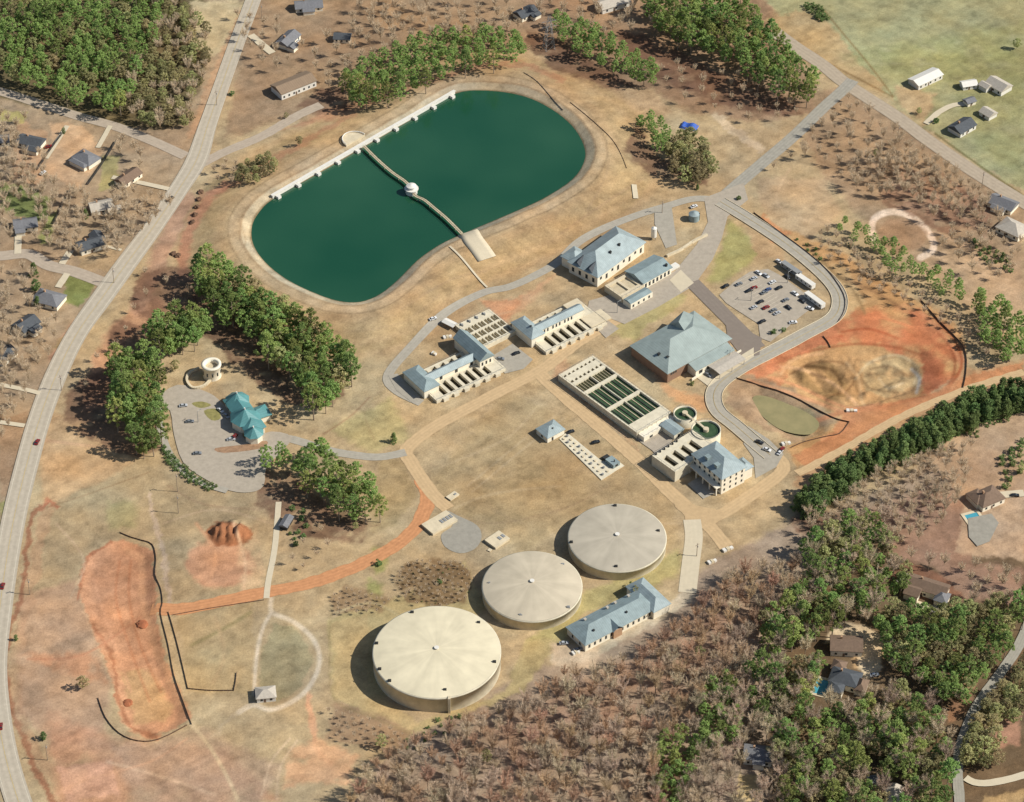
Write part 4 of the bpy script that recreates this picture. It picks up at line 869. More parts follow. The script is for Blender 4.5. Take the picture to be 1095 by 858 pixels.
# ------------------------------------------------------------------ VISITOR CENTRE (teal roofs) and round overlook
def octa(parent, cx, cy, r, z, rise, m=M_TEAL, wallm=M_CREAM, n=8, name='roof'):
    MB().cyl(cx, cy, r-.5, -1, z, n).build('wall', wallm, parent); o = MB().cyl(cx, cy, r+.3, z, z+rise, n, .15).build(name, m, parent)
    MB().cyl(cx, cy, .4, z+rise-.2, z+rise+.9, 6).build('finial', M_WHITE, o)
x, y, z = G(264,452); e = empty('visitor_centre', (x, y, 0), R_(-62), 'visitor building of joined turquoise hipped roofs beside the round stone overlook', 'building')
walls(e, -17, 12, -5, 5, 4.6); hip(e, -17, 12, -5, 5, 4.6, 3.2, M_TEAL, .9)
octa(e, -14, 1, 6.5, 4.9, 4.6); octa(e, 1, -1, 8.2, 5.2, 5.4); octa(e, 14, -2, 5.2, 4.7, 3.6)
walls(e, -4, 4, 4, 12, 4.2, name='wing_wall'); hip(e, -4, 4, 2, 12, 4.2, 2.6, M_TEAL, .8, name='wing_roof')
for k in range(6): win(e, 'F', -13+k*4.6, 1, 3.2, 12, 5, 1.6).location.y = -5
x, y, z = G(227,402); e = empty('overlook_tower', (x, y, 0), 0, 'round cream stone overlook tower open at the top', 'tower')
n = 32; V = []; F = []
for q, zz in ((5.,0),(4.8,7.2),(5.4,7.6),(5.4,8.6),(3.6,8.6),(3.6,6.2)):
    for k in range(n): V.append((q*math.cos(2*math.pi*k/n), q*math.sin(2*math.pi*k/n), zz))
for a in range(5):
    for k in range(n): F.append((a*n+k, a*n+(k+1) % n, a*n+n+(k+1) % n, a*n+n+k))
mesh('shaft', V, F, M_CREAM, e, True); MB().cyl(0, 0, 3.65, 5.9, 6.2, 32).build('floor', M_CONC, e)
for k in range(6): a = -2.6+k*.6; MB().cyl(4.8*math.cos(a), 4.8*math.sin(a), .45, 3, 5, 8).build('window', M_GLASS, e)
P = catmull([gz(*p) for p in [(213,395),(203,400),(200,408),(206,416),(218,414),(226,407),(232,404)]], 5); o0 = P[0]; bb = MB()
for i in range(len(P)-1): bb.tube((*(P[i]-o0), .8), (*(P[i+1]-o0), .8), .95, n=4)
o = bb.build('garden_wall', M_CONC2); o.location = (o0[0], o0[1], 0); setp(o, 'curved low cream wall curling below the round overlook tower', 'wall')
# ------------------------------------------------------------------ HOUSES and barns
def house(cx, cy, ang, L, W, h, roofm, label, name='house', wing=None, wallm=None, rise=None, gable=True, cat='house', chim=True, nwin=3, group=None):
    x, y, z = G(cx, cy, 3.5); e = empty(name, (x, y, z), R_(ang), label, cat, group); wallm = wallm or M_CREAM; rise = rise or W*.28
    x0, x1, y0, y1 = -L/2, L/2, -W/2, W/2
    walls(e, x0, x1, y0, y1, h, wallm); rf = hip(e, x0, x1, y0, y1, h, rise, roofm, .5, gable=gable)
    for k in range(nwin):
        for s in ('F', 'B'): o = win(e, s, x0+(k+.5)*L/nwin, 1, 2.4, L, W, 1.2); o.location.y = y0
    if gable:
        for xx in (x0, x1): mesh('gable_wall', [(xx, y0, h-.3), (xx, y1, h-.3), (xx, 0, h+rise*W/(W+1)-.3)], [(0,1,2)], wallm, e)
    if wing:
        a, b, c, d = wing; walls(e, a, b, c, d, h-.2, wallm, 'wing_wall'); hip(e, a, b, c, d, h-.15, min(b-a, d-c)*.3, roofm, .5, gable=gable, name='wing_roof')
    if chim: MB().box(x0+L*.3, x0+L*.3+.9, .4, 1.5, h, h+rise+1).build('chimney', M_BRICK, rf)
    win(e, 'F', x0+L*.42, .05, 2.2, L, W, 1.1, M_BROWN, 'door').location.y = y0
    return e
house(33,150,-20,15,9,3.2,M_DGREY,'dark roofed house furthest left below the side road, with pale drive to its right', wing=(1,8,-9,-4))
house(92,168,-38,14,10,3.2,M_GREY,'grey roofed house alone in a bare tan yard', wing=(-6,6,-8,-4.6), gable=False)
house(137,188,52,15,8,3,M_BROWN,'narrow brown roofed house on the shaded lot right of the bare tan yard')
house(108,219,20,13,9,3,M_PALE,'pale roofed house among bare trees beside the wide road', wing=(3,10,-7,-3))
house(27,238,12,13,9,3,M_GREY,'grey roofed house with a straight pale drive on the green lawn', wing=(-6,-1,-8,-4))
house(97,260,28,15,9,3.4,M_DGREY,'dark blue grey roofed house at the corner of the residential street', wing=(2,9,-2,8))
house(52,318,-22,16,11,3.2,M_GREY,'wide grey roofed house with bright pale drive below the residential street', gable=False)
house(28,346,50,12,10,3.4,M_DGREY,'small steep dark roofed house under bare trees at the left edge', wing=(-3,3,-9,-4))
house(4,378,60,12,9,3,M_DGREY,'dark roofed house cut by the left edge of the picture')
house(0,148,10,10,8,3,M_GREY,'grey roofed house cut off by the left edge near the side road', chim=False)
house(308,41,62,15,9,3.2,M_GREY,'grey roofed house with pale drive right of the wide road at the top', wing=(-8,-3,-9,-4))
house(330,4,8,17,9,3,M_GREY,'grey roofed house at the top edge above the pale drive', wing=(-4,3,-8,-4))
house(366,38,-5,10,7,2.8,M_DGREY,'small dark roofed house hidden among brown bare trees', chim=False)
house(562,12,40,13,9,3,M_DGREY,'dark roofed house at the top beside the transmission tower', wing=(0,6,-8,-4))
house(655,2,28,20,10,3.4,M_PALE,'white roofed house cut by the top edge above the pines', chim=False, wallm=M_WHITE)
house(314,90,36,25,12,4.5,M_TANB,'long tan metal roofed shed with white front wall near the reservoir', name='metal_shed', wallm=M_WHITE, chim=False, cat='shed', rise=2.2, nwin=7)
house(990,82,37,20,9,3.4,M_WHITE,'long white metal roofed barn standing on the green pasture', name='barn', wallm=M_WHITE, chim=False, cat='barn', rise=1.6, nwin=5)
house(1036,88,15,9,6,2.8,M_WHITE,'small white roofed outbuilding right of the long white barn', name='outbuilding', wallm=M_WHITE, chim=False, cat='shed', nwin=2)
house(1068,90,-48,13,10,3.4,M_PALE,'pale roofed farm building with wing at the right of the farmyard', name='farm_building', wing=(-8,-2,-9,-4), wallm=M_WHITE, chim=False, cat='shed')
house(1037,106,30,6,5,2.6,M_GREY,'smallest grey roofed shed in the middle of the farmyard', name='outbuilding', chim=False, cat='shed', nwin=1)
house(1057,119,-50,8,7,2.8,M_PALE,'square pale roofed shed right of the dark roofed farmhouse', name='outbuilding', chim=False, wallm=M_WHITE, cat='shed', nwin=1)
house(1029,134,42,14,10,3.2,M_DGREY,'dark roofed farmhouse with white front beside the highway', name='farmhouse', wallm=M_WHITE)
house(1073,216,-35,15,10,3.2,M_GREY,'grey roofed house at the right edge below the highway', wing=(-4,4,-8,-4))
house(1083,243,-40,15,12,3.6,M_PALE,'pale flat looking roofed house at the right edge below its grey neighbour', chim=False, gable=False)
house(1056,531,30,14,11,3.6,M_BROWN,'brown roofed house with a pool on the clearing at the right edge', wing=(-8,-1,-2,7), gable=False)
e = house(992,627,-25,20,9,4.2,M_BROWN,'large brown roofed house with several pale wings in the lower right woods', wing=(-9,-2,-10,-3))
walls(e, 6, 12, -8, -1, 3.8, M_CREAM, 'wing_wall'); hip(e, 6, 12, -8, -1, 3.9, 2.2, M_GREY, .5, name='wing_roof'); walls(e, -15, -9, -3, 4, 3.4, M_CREAM, 'wing_wall'); hip(e, -15, -9, -3, 4, 3.5, 2.2, M_PALE, .5, name='wing_roof'); box(e, 'terrace', -2, 12, -13, -8.5, -.4, .3, M_CONC2)
house(905,689,-4,15,10,4.0,M_BROWN,'brown roofed house above the swimming pool in the woods')
e = house(904,725,-20,14,10,4.2,M_DGREY,'dark hipped roof house right of the swimming pool', wing=(-6,1,-11,-5), gable=False)
walls(e, 6, 11, -6, 2, 3.6, M_CREAM, 'wing_wall'); hip(e, 6, 11, -6, 2, 3.7, 2.4, M_BROWN, .5, name='wing_roof'); walls(e, -8, -2, 4, 10, 3.6, M_CREAM, 'wing_wall'); hip(e, -8, -2, 4, 10, 3.7, 2.2, M_BROWN, .5, name='wing_roof')
house(811,806,-8,13,9,4.0,M_GREY,'grey roofed house with white dormers at the edge of the lower wood', wing=(-2,3,-7,-4), wallm=M_WHITE)
house(956,848,80,9,7,3.2,M_PALE,'small pale roofed house at the bottom edge in the woods', chim=False, nwin=2)
house(933,832,10,4,4,2.6,M_GREY,'tiny grey shed near the bottom edge in the woods', name='outbuilding', chim=False, cat='shed', nwin=1)
house(284,740,8,9,7,3.2,M_PALE,'small pale utility building on the teardrop shaped track', name='utility_building', wallm=M_WHITE, chim=False, cat='building', nwin=2, gable=False)
house(277,739,8,4,4,2.4,M_DGREY,'tiny dark box shed just left of the pale utility building', name='equipment_shed', wallm=M_WHITE, chim=False, cat='shed', nwin=1, gable=False)
house(306,556,70,8,4,2.6,M_GREY,'small grey equipment shed beside the pale concrete path', name='equipment_shed', wallm=M_DARK, chim=False, cat='shed', nwin=2)
def pool(px, py, ang, a, b, label):
    x, y, z = G(px, py); e = empty('swimming_pool', (x, y, z), R_(ang), label, 'pool')
    plate(e, -a/2-1.5, a/2+1.5, -b/2-1.5, b/2+1.5, .35, [(-a/2, a/2, -b/2, b/2)], .5, M_CONC2, 'pool_deck', M_POOL, 'pool_water', fz=.4)
pool(878,735,-20,6,10,'turquoise swimming pool in the woods beside the dark hipped roof house'); pool(1042,556,20,7,9,'blue covered pool beside the brown roofed house at the right')
# ------------------------------------------------------------------ VEHICLES
def carpaint(n, c): return mat('car_paint_'+n, c, .35, .03, 1., spec=.5)
CP = {'white': carpaint('white', (232,232,230)), 'grey': carpaint('grey', (130,134,138)), 'black': carpaint('black', (40,42,46)), 'red': carpaint('red', (140,36,34)), 'blue': carpaint('blue', (60,84,130)), 'silver': carpaint('silver', (188,190,192))}
CARM = {}
def carmesh(kind):
    if kind in CARM: return CARM[kind]
    prof = {'car': [(-2.25,.35),(-2.3,.75),(-2.1,.95),(-1.3,1.0),(1.1,.98),(2.1,.82),(2.3,.6),(2.25,.35)], 'pickup': [(-2.7,.45),(-2.75,1.15),(-.5,1.15),(1.2,1.15),(2.5,1.02),(2.7,.8),(2.7,.45)]}[kind]
    cab = {'car': [(-1.75,.98),(-1.2,1.42),(.35,1.42),(1.1,.98)], 'pickup': [(-.6,1.14),(-.45,1.78),(.75,1.78),(1.4,1.14)]}[kind]
    W = .9 if kind == 'car' else 1.0
    def ext(pr, w0, w1, nm):
        n = len(pr); zt = max(p[1] for p in pr); V = []
        for s in (-1, 1):
            for x, z in pr: V.append((x, s*(w1 if z > zt-.02 else w0), z))
        F = [tuple(range(n)), tuple(range(2*n-1, n-1, -1))]+[(i, i+n, (i+1) % n+n, (i+1) % n) for i in range(n)]
        return mesh(nm, V, F, None)
    body = ext(prof, W, W-.04, 'body'); cabin = ext(cab, W-.08, W-.25, 'window_band')
    r = MB().box(cab[1][0]+.05, cab[2][0]-.05, -(W-.27), W-.27, cab[1][1], cab[1][1]+.05).build('roof', None)
    wh = MB().tube((0,-.12,0), (0,.12,0), .34, n=14).build('wheel', M_TYRE)
    cabin.data.materials.append(M_GLASS); out = []
    for o in (body, cabin, r, wh): out.append(o.data); bpy.data.objects.remove(o)
    CARM[kind] = (out, W); return CARM[kind]
def vehicle(px, py, ang, color, label, kind='car', group=None):
    (bd, cb, rf, wh), W = carmesh(kind); x, y, z = G(px, py)
    e = empty('parked_car' if kind == 'car' else 'pickup_truck', (x, y, z+.25), R_(ang), label, 'car' if kind == 'car' else 'pickup', group)
    for nm, me in (('body', bd), ('window_band', cb), ('roof', rf)):
        o = bpy.data.objects.new(nm, me); COL.objects.link(o); o.parent = e
        if nm != 'window_band':
            key = nm+color+kind
            if key not in CARM: CARM[key] = me.copy(); CARM[key].materials.clear(); CARM[key].materials.append(CP[color])
            o.data = CARM[key]
    for sx in (-1.4, 1.4) if kind == 'car' else (-1.75, 1.75):
        for sy in (-W+.1, W-.1): o = bpy.data.objects.new('wheel', wh); COL.objects.link(o); o.parent = e; o.location = (sx, sy, .34)
    return e
for a in ((811,293,-52,'white','white car at the upper left edge of the parking lot'), (819,296,-52,'silver','silver car beside the white one at the top of the parking lot'), (801,312,30,'black','black car at the left of the parking lot'), (817,314,35,'grey','grey car in the upper middle of the parking lot'), (821,311,35,'blue','blue car touching the grey one mid parking lot'), (813,324,35,'black','black car alone in the centre of the parking lot'), (827,333,35,'grey','grey car in the lower middle of the parking lot'), (831,336,35,'silver','silver car next to the grey one low in the parking lot'), (850,315,-52,'white','white car near the right end of the parking lot'), (833,281,-50,'white','white car parked on the verge above the trailers'), (866,331,-30,'white','white car just below the lowest trailer'), (848,346,10,'white','white car on the grass strip below the parking lot'), (776,307,40,'black','black car left of the parking lot on the grass'), (806,309,30,'red','dark red car near the left parking rows'), (858,323,-50,'black','black car tucked beside the lowest trailer'),
          (774,383,35,'blue','blue car on the dock apron below the big grey green roof'), (757,402,-45,'grey','grey car at the left end of the dock apron'), (812,474,-30,'black','black car on the yard right of the tall building'), (820,482,-30,'white','white car beside the black one on the right yard'), (834,485,60,'white','white car at the far right end of the yard'),
          (836,482,60,'red','red car at the far right end of the yard'),
          (196,435,10,'silver','silver car in the shade at the visitor car park'), (203,452,5,'grey','grey car on the open visitor pavement'), (211,486,5,'grey','grey car low in the visitor car park'), (247,471,10,'silver','silver car at the lower end of the turquoise roofs'), (251,468,60,'red','red car beside the turquoise roofed building'), (236,440,-50,'white','white car at the shaded side of the turquoise roofs'), (242,446,-50,'silver','silver car behind the white one near the turquoise roofs'),
          (40,474,75,'red','red car driving on the lower part of the wide road'), (3,628,85,'red','dark red car on the road at the left edge'), (1,778,95,'red','red car at the bottom left end of the wide road'), (52,158,30,'red','red car parked by the dark roofed house'), (935,723,10,'white','white car in the woodland clearing'), (463,342,30,'white','white car on the road above the filter buildings'),
          (552,379,30,'black','black car on the yard between the filter buildings'), (535,385,-5,'grey','grey car beside the T shaped roof'), (603,689,5,'silver','silver car at the end of the long blue roofed building'), (618,679+17,20,'grey','grey car on the gravel in front of the long blue roofed building'), (1085,531,0,'black','black car on the pale drive at the right edge'), (318,45,60,'white','white car beside the house above the shed'), (610,463,30,'black','black car near the lone pump house'), (637,474,20,'black','black car by the central dirt road'), (46,186,60,'white','white car on the long pale drive'), (742,228-6,30,'white','white car above the blue grey steel tank')):
    vehicle(*a)
for i_, (px, py, a_, c_, l_) in enumerate(((806,299,35,'silver','silver car in the upper left row of the parking lot'), (826,303,35,'white','white car in the upper right row of the parking lot'), (833,309,35,'black','black car right of centre in the upper row of the parking lot'), (840,322,35,'grey','grey car at the right of the middle parking row'), (806,330,35,'silver','silver car in the lower left of the parking lot'), (815,345,35,'black','black car near the bottom corner of the parking lot'), (843,330,-50,'black','black car in the lower right of the parking lot'), (842,297,-50,'black','black car beside the furthest trailer'), (790,305,35,'grey','grey car at the far left of the parking lot'), (819,330,35,'red','red car low in the middle of the parking lot'))):
    vehicle(px, py, a_, c_, l_)
vehicle(182,214,52,'black','dark pickup driving on the wide road beside the reservoir','pickup'); vehicle(630,690,20,'silver','silver pickup on gravel near the bare wood','pickup'); vehicle(445,372,40,'white','white pickup on the bend road below the reservoir','pickup') if False else None
def trailer(px, py, ang, L, label, m=M_WHITE):
    x, y, z = G(px, py); e = empty('site_trailer', (x, y, z), R_(ang), label, 'trailer', 'long trailers beside the parking lot')
    MB().box(-L/2, L/2, -1.5, 1.5, .8, 3.4).box(-L/2-.1, L/2+.1, -1.6, 1.6, 3.4, 3.6).build('body', m, e)
    for k in range(4): o = MB().box(-L/2+1.5+k*(L-3)/3-.5, -L/2+1.5+k*(L-3)/3+.5, -1.55, -1.45, 1.7, 2.7).build('window', M_GLASS, e)
    for s in (-1.3, 1.3):
        for q in (-.5, .7): MB().tube((q, s-.15, .45), (q, s+.15, .45), .45, n=12).build('wheel', M_TYRE, e)
    MB().tube((L/2, -.6, .9), (L/2+1.4, 0, .8), .1).tube((L/2, .6, .9), (L/2+1.4, 0, .8), .1).build('hitch', M_DARK, e)
trailer(846,291,-50,14,'grey topped long trailer, furthest up of the three', M_STEEL); trailer(861,304,-50,13,'white long trailer, middle of the three'); trailer(871,324,-52,14,'white long trailer nearest the road bend, lowest of the three')
# tarp covered stack
x, y, z = G(737,136); e = empty('covered_stack', (x, y, z), R_(-20), 'stack of material under bright blue tarpaulin by the pines', 'stack')
bm = bmesh.new(); bmesh.ops.create_grid(bm, x_segments=14, y_segments=8, size=1)
for v_ in bm.verts:
    r = max(abs(v_.co.x), abs(v_.co.y)); v_.co.z = 2.2*(1-r**6)*(.75+.25*math.sin(v_.co.x*5))+.15*random.random(); v_.co.x *= 5.2; v_.co.y *= 3.2
me = bpy.data.meshes.new('tarpaulin'); bm.to_mesh(me); me.materials.append(M_TARP); o = bpy.data.objects.new('tarpaulin', me); COL.objects.link(o); o.parent = e
MB().box(-4.6, 4.4, -2.6, 2.6, 0, 1.0).build('pallets', M_TANB, e)
M_YEL = mat('yellow_machine_paint', (206,160,60), .5, .1, 1.)
for px, py, a_, L_n, l_ in ((500,385-16,37,4,'pale crate stack beside the settling cells'), (474,362,20,5,'pale crate stack on dirt left of the settling cells'), (462,378,-30,3,'small crate stack near the bend road'), (773,590,30,6,'white crate stack at the wood edge beside the driveway'), (757,603,30,5,'pale crate stack at the end of the dirt spur'), (612,700,30,4,'crate stack beside the long blue roofed building'), (836,476,20,5,'crate stack at the right yard corner'), (905,440,0,6,'pale crate stack on the lower rim of the red excavation')):
    x, y, z = G(px, py); e = empty('crate_stack', (x, y, z), R_(a_), l_, 'crates')
    for k in range(3): MB().box(k*L_n/3, (k+.85)*L_n/3, -1.1, 1.1-.3*k, 0, 1.1+.3*(k % 2)).build('crate', M_CONC2 if k % 2 else M_WHITE, e)
# ------------------------------------------------------------------ FENCES
def fence(pts, label, h=.75, m=M_SILT, name='silt_fence', sm=3):
    P = [np.array(G(*p)[:2]) for p in pts]; P = catmull(P, sm); o0 = P[0]; V = []; F = []; posts = MB()
    for i, p in enumerate(P):
        t = P[min(i+1, len(P)-1)]-P[max(i-1, 0)]; t /= np.hypot(*t)+1e-9; nn = np.array([-t[1], t[0]])*.06; z = Hs(*p)
        for s, zz in ((1, -.2), (1, h), (-1, h), (-1, -.2)): V.append((p[0]-o0[0]+nn[0]*s, p[1]-o0[1]+nn[1]*s, z+zz))
        q = p-o0; posts.box(q[0]-.1, q[0]+.1, q[1]-.1, q[1]+.1, z, z+h+.3)
    for i in range(len(P)-1):
        for j in range(4): F.append((i*4+j, i*4+(j+1) % 4, i*4+4+(j+1) % 4, i*4+4+j))
    e = empty(name, (o0[0], o0[1], 0), 0, label, 'fence'); mesh('fence_cloth', V, F, m, e); posts.build('post_line', M_TRUNK, e)
fence([(128,570),(140,575),(150,578),(163,583),(167,598),(166,615),(172,630),(174,645),(172,657),(180,690),(186,722),(195,748),(205,775)], 'longest wavy dark silt fence along the right side of the red clay pit')
fence([(105,747),(113,768),(128,785),(148,793),(170,791),(200,776)], 'curved dark silt fence round the bottom end of the red clay pit')
fence([(180,655),(184,668),(190,690),(196,715),(201,737)], 'straight dark silt fence just right of the longest one'); fence([(201,737),(225,739),(250,739)], 'horizontal dark silt fence at the bottom of the grass square', sm=6); fence([(250,739),(252,730),(253,720)], 'shortest silt fence, upright at the grass square corner')
fence([(185,658),(230,650),(282,642)], 'low dark silt fence along the underside of the red clay track', h=.5, sm=8)
fence([(787,405),(812,413),(838,421),(865,434),(890,447),(908,452)], 'dark silt fence along the upper edge of the grassy pond', h=.9); fence([(908,452),(898,464),(880,468),(860,473),(846,479)], 'dark silt fence along the lower right of the grassy pond', h=.7)
fence([(806,228),(830,246),(860,268),(885,290),(902,315),(903,332),(896,345)], 'dark fence following the outer side of the parking loop road', h=.8); fence([(880,360),(885,366),(888,372)], 'very short dark fence above the excavation')
fence([(985,322),(1005,345),(1025,365),(1033,380),(1033,400),(1030,415)], 'dark curved fence along the right rim of the red excavation', h=1.0)
fence([(40,182),(55,160),(66,145)], 'straight dark yard fence behind the far left house', h=1.6, m=M_DARK, name='yard_fence'); fence([(94,198),(110,175),(124,152)], 'straight dark yard fence right of the bare tan yard', h=1.6, m=M_DARK, name='yard_fence'); fence([(57,240),(66,222),(75,204)], 'straight dark yard fence beside the bright green lawn', h=1.6, m=M_DARK, name='yard_fence')
fence([(602,118),(590,105),(575,88),(560,78)], 'thin wire fence on the slope behind the reservoir', h=.5, m=M_TRUNK, name='wire_fence'); fence([(670,180),(664,165),(655,150),(640,135),(625,122),(610,110)], 'dark curved fence on the bank at the right end of the reservoir', h=.4, name='wire_fence')
# clay heaps
for (px, py, r) in ((152,668,3), (136,752,2.5)):
    x, y, z = G(px, py); bm = bmesh.new(); bmesh.ops.create_icosphere(bm, subdivisions=3, radius=r)
    for v_ in bm.verts: v_.co.z *= .4; v_.co *= 1+.25*mnoise.noise(v_.co*1.1)
    me = bpy.data.meshes.new('clay_heap'); bm.to_mesh(me); bm.free(); me.materials.append(M_CLAYP); o = bpy.data.objects.new('clay_heap', me); COL.objects.link(o); o.location = (x, y, z)
    setp(o, 'small red clay heap '+('near the middle of the left pit' if r == 3 else 'at the bottom end of the left pit'), 'heap')
for i_, (px, py) in enumerate([(215,206),(213,214),(211,222),(209,230),(206,238),(185,272),(190,274)]):
    x, y, z = G(px, py); bm = bmesh.new(); bmesh.ops.create_icosphere(bm, subdivisions=3, radius=1.9)
    for v_ in bm.verts: v_.co.z *= .8; v_.co *= 1+.5*mnoise.noise(v_.co*.9+Vector((i_*3, 0, 0)))
    me = bpy.data.meshes.new('brush_heap'); bm.to_mesh(me); bm.free(); me.materials.append(mat('brush_heap_mat', (120,92,72), .95, .3, 1.2)); o = bpy.data.objects.new('brush_heap', me); COL.objects.link(o); o.location = (x, y, z)
    setp(o, ['first','second','third','fourth','fifth','left','right'][i_]+(' brown brush heap from the top of the row beside the red track' if i_ < 5 else ' of the two brown brush heaps above the pine belt'), 'heap', 'brush heaps beside the red track')
# poles and transmission tower
def pole(px, py, h, label, lamp=False, group=None):
    x, y, z = G(px, py); e = empty('street_lamp' if lamp else 'utility_pole', (x, y, z), R_(40), label, 'street lamp' if lamp else 'utility pole', group)
    MB().cyl(0, 0, .2, 0, h, 8, .12).build('pole', M_STEEL if lamp else M_TRUNK, e)
    if lamp: MB().tube((0,0,h-.1), (2,0,h+.1), .07).box(1.6, 2.6, -.2, .2, h, h+.2).build('lamp_arm', M_STEEL, e)
    else: MB().box(-1.3, 1.3, -.08, .08, h-1.2, h-1).build('crossarm', M_TRUNK, e); MB().cyl(.4, 0, .25, h-3, h-2, 8).build('transformer', M_STEEL, e)
for q in ((190,526,13,'utility pole in the left field, upper of two side by side'), (191,549,13,'utility pole in the left field, lower of two side by side'), (51,813,11,'utility pole beside the bottom end of the wide road'), (32,636,11,'utility pole beside the wide road left of the clay pit'), (232,113,11,'utility pole at the crossing of the wide road'), (66,418,11,'utility pole at the drive left of the pine grove'), (280,20,11,'utility pole near the top of the wide road'), (122,303,11,'utility pole at the residential street corner'), (960,150,11,'utility pole beside the highway bend'), (1050,200,11,'utility pole near the right end of the highway'), (745,595,9,'utility pole beside the concrete driveway'), (708,228,9,'utility pole at the side lot near the junction')): pole(*q)
for q in ((803,322,8,'lamp post at the lower left side of the parking lot'), (842,303,8,'lamp post between the parking rows and trailers'), (780,386,8,'lamp post at the dock apron'), (212,452,8,'lamp post in the visitor car park'), (660,335,8,'lamp post on the forecourt pavement')): pole(*q, lamp=True)
x, y, z = G(587,52); e = empty('transmission_tower', (x, y, z), R_(20), 'grey steel lattice transmission tower between the pine groves', 'tower'); b = MB(); ht = 24
for sx in (-1, 1):
    for sy in (-1, 1): b.tube((sx*3, sy*3, 0), (sx*.6, sy*.6, ht), .16, .1, 4)
for k in range(7):
    z0, z1 = ht*k/7, ht*(k+1)/7; w0, w1 = 3-2.4*k/7, 3-2.4*(k+1)/7
    for s in (-1, 1): b.tube((s*w0, -w0, z0), (s*w1, w1, z1), .08, n=4); b.tube((-w0, s*w0, z0), (w1, s*w1, z1), .08, n=4); b.tube((s*w0, w0, z0), (s*w1, -w1, z1), .08, n=4)
b.build('lattice', M_STEEL, e)
for zz in (16, 20): MB().tube((-5, 0, zz), (5, 0, zz), .15, n=4).tube((-5, 0, zz), (0, 0, zz+2), .08, n=4).tube((5, 0, zz), (0, 0, zz+2), .08, n=4).build('crossarm', M_STEEL, e)
# ------------------------------------------------------------------ TREES
def tris(P, S, rng, up=.35):
    """one small leaf-spray triangle for every point"""
    n = len(P); a = rng.normal(size=(n, 3)); a /= np.linalg.norm(a, axis=1)[:, None]
    b = rng.normal(size=(n, 3)); b[:, 2] *= up; b -= a*(a*b).sum(1)[:, None]; b /= np.linalg.norm(b, axis=1)[:, None]+1e-9
    V = np.stack([P-a*S[:, None]*.6, P+a*S[:, None]*.6, P+b*S[:, None]], 1).reshape(-1, 3)
    return V, np.arange(3*n).reshape(-1, 3)
def crown_pine(h, r, seed, base=.38, ncl=30, per=46, size=.75, shape='pine', cl=1.15):
    rng = np.random.default_rng(seed); P = []
    for i in range(ncl):
        t = (i+.5)/ncl; z = h*(base+(1-base)*t)
        prof = (math.sin(math.pi*min(1, (t*.85+.15)))**.7 if shape == 'pine' else (1-t)**.8+.12 if shape == 'cone' else math.sqrt(max(.05, 1-(2*t-1)**2)))
        a = i*2.4+rng.random()*.8; q = r*prof*(.3+.85*rng.random()**.8); c = np.array([q*math.cos(a), q*math.sin(a), z-.1*h*(q/r if shape != 'cone' else .5)*.5])
        s = cl*(.7+.7*rng.random()); d = rng.normal(size=(per, 3)); d /= np.linalg.norm(d, axis=1)[:, None]; d *= (rng.random((per, 1))**.4)*s; d[:, 2] *= .75
        P.append(c+d)
    P = np.concatenate(P); return tris(P, size*(.6+.7*rng.random(len(P))), rng)
def trunk_mesh(h, r0, seed, limbs=6, top=.92):
    rng = random.Random(seed); b = MB(); p = Vector((0, 0, -.3)); dx = rng.uniform(-.3, .3); q = Vector((dx, rng.uniform(-.3, .3), h*.5)); t = Vector((dx*.5, 0, h*top))
    b.tube(p, q, r0, r0*.65, 7); b.tube(q, t, r0*.65, r0*.15, 6)
    for k in range(limbs):
        f = .42+.48*k/limbs; s = q.lerp(t, max(0, (f-.5)*2)) if f > .5 else p.lerp(q, f*2); a = k*2.4; l = h*.2*(1.1-f)
        b.tube(s, s+Vector((math.cos(a)*l, math.sin(a)*l, l*.35)), r0*.25, r0*.08, 4)
    return b
def bare_crown(h, r, seed, nl=18, tw=115, wdt=.09):
    rng = random.Random(seed); V = []; b = MB()
    for k in range(nl):
        a = k*2.4+rng.random(); f = .3+.35*rng.random(); s = Vector((0, 0, h*f)); el = rng.uniform(.7, 1.5); l = r*rng.uniform(.8, 1.25)
        e = s+Vector((math.cos(a)*l*math.cos(el*.8), math.sin(a)*l*math.cos(el*.8), (h-s.z)*rng.uniform(.5, .95))); b.tube(s, e, .11, .04, 3)
        for j in range(tw):
            p = s.lerp(e, rng.uniform(.3, 1.0)); d = (e-s).normalized()*.6+Vector((rng.gauss(0, .6), rng.gauss(0, .6), rng.gauss(.15, .5))); d.normalize()
            q = p+d*rng.uniform(.8, 2.2); n = Vector((rng.gauss(0, 1), rng.gauss(0, 1), rng.gauss(0, 1))).cross(d).normalized()*wdt*.5
            V += [tuple(p-n), tuple(p+n), tuple(q)]
    o = len(b.V); T = [f for f in b.F]; tri = []
    for f in T:
        for i in range(1, len(f)-1): tri.append((f[0], f[i], f[i+1]))
    A = np.array([tuple(v) for v in b.V]+V); F = np.array(tri+[(o+3*i, o+3*i+1, o+3*i+2) for i in range(len(V)//3)])
    return A, F
M_PINE = mat('pine_needles', (162,180,106), .8, .25, .5, randv=.36, hue=.035, spec=.1, trans=.35)
M_OLIVE = mat('olive_foliage', (192,186,132), .8, .25, .5, randv=.34, hue=.035, spec=.1, trans=.35)
M_CEDAR = mat('cedar_foliage', (134,156,96), .8, .2, .4, randv=.18, hue=.02, spec=.1, trans=.3)
M_TWIG = mat('bare_twigs', (212,190,162), .95, .12, .4, randv=.22, hue=.018, spec=.05)
M_TWIGR = mat('reddish_twigs', (208,174,142), .95, .12, .4, randv=.2, hue=.018, spec=.05)
KIND = {}
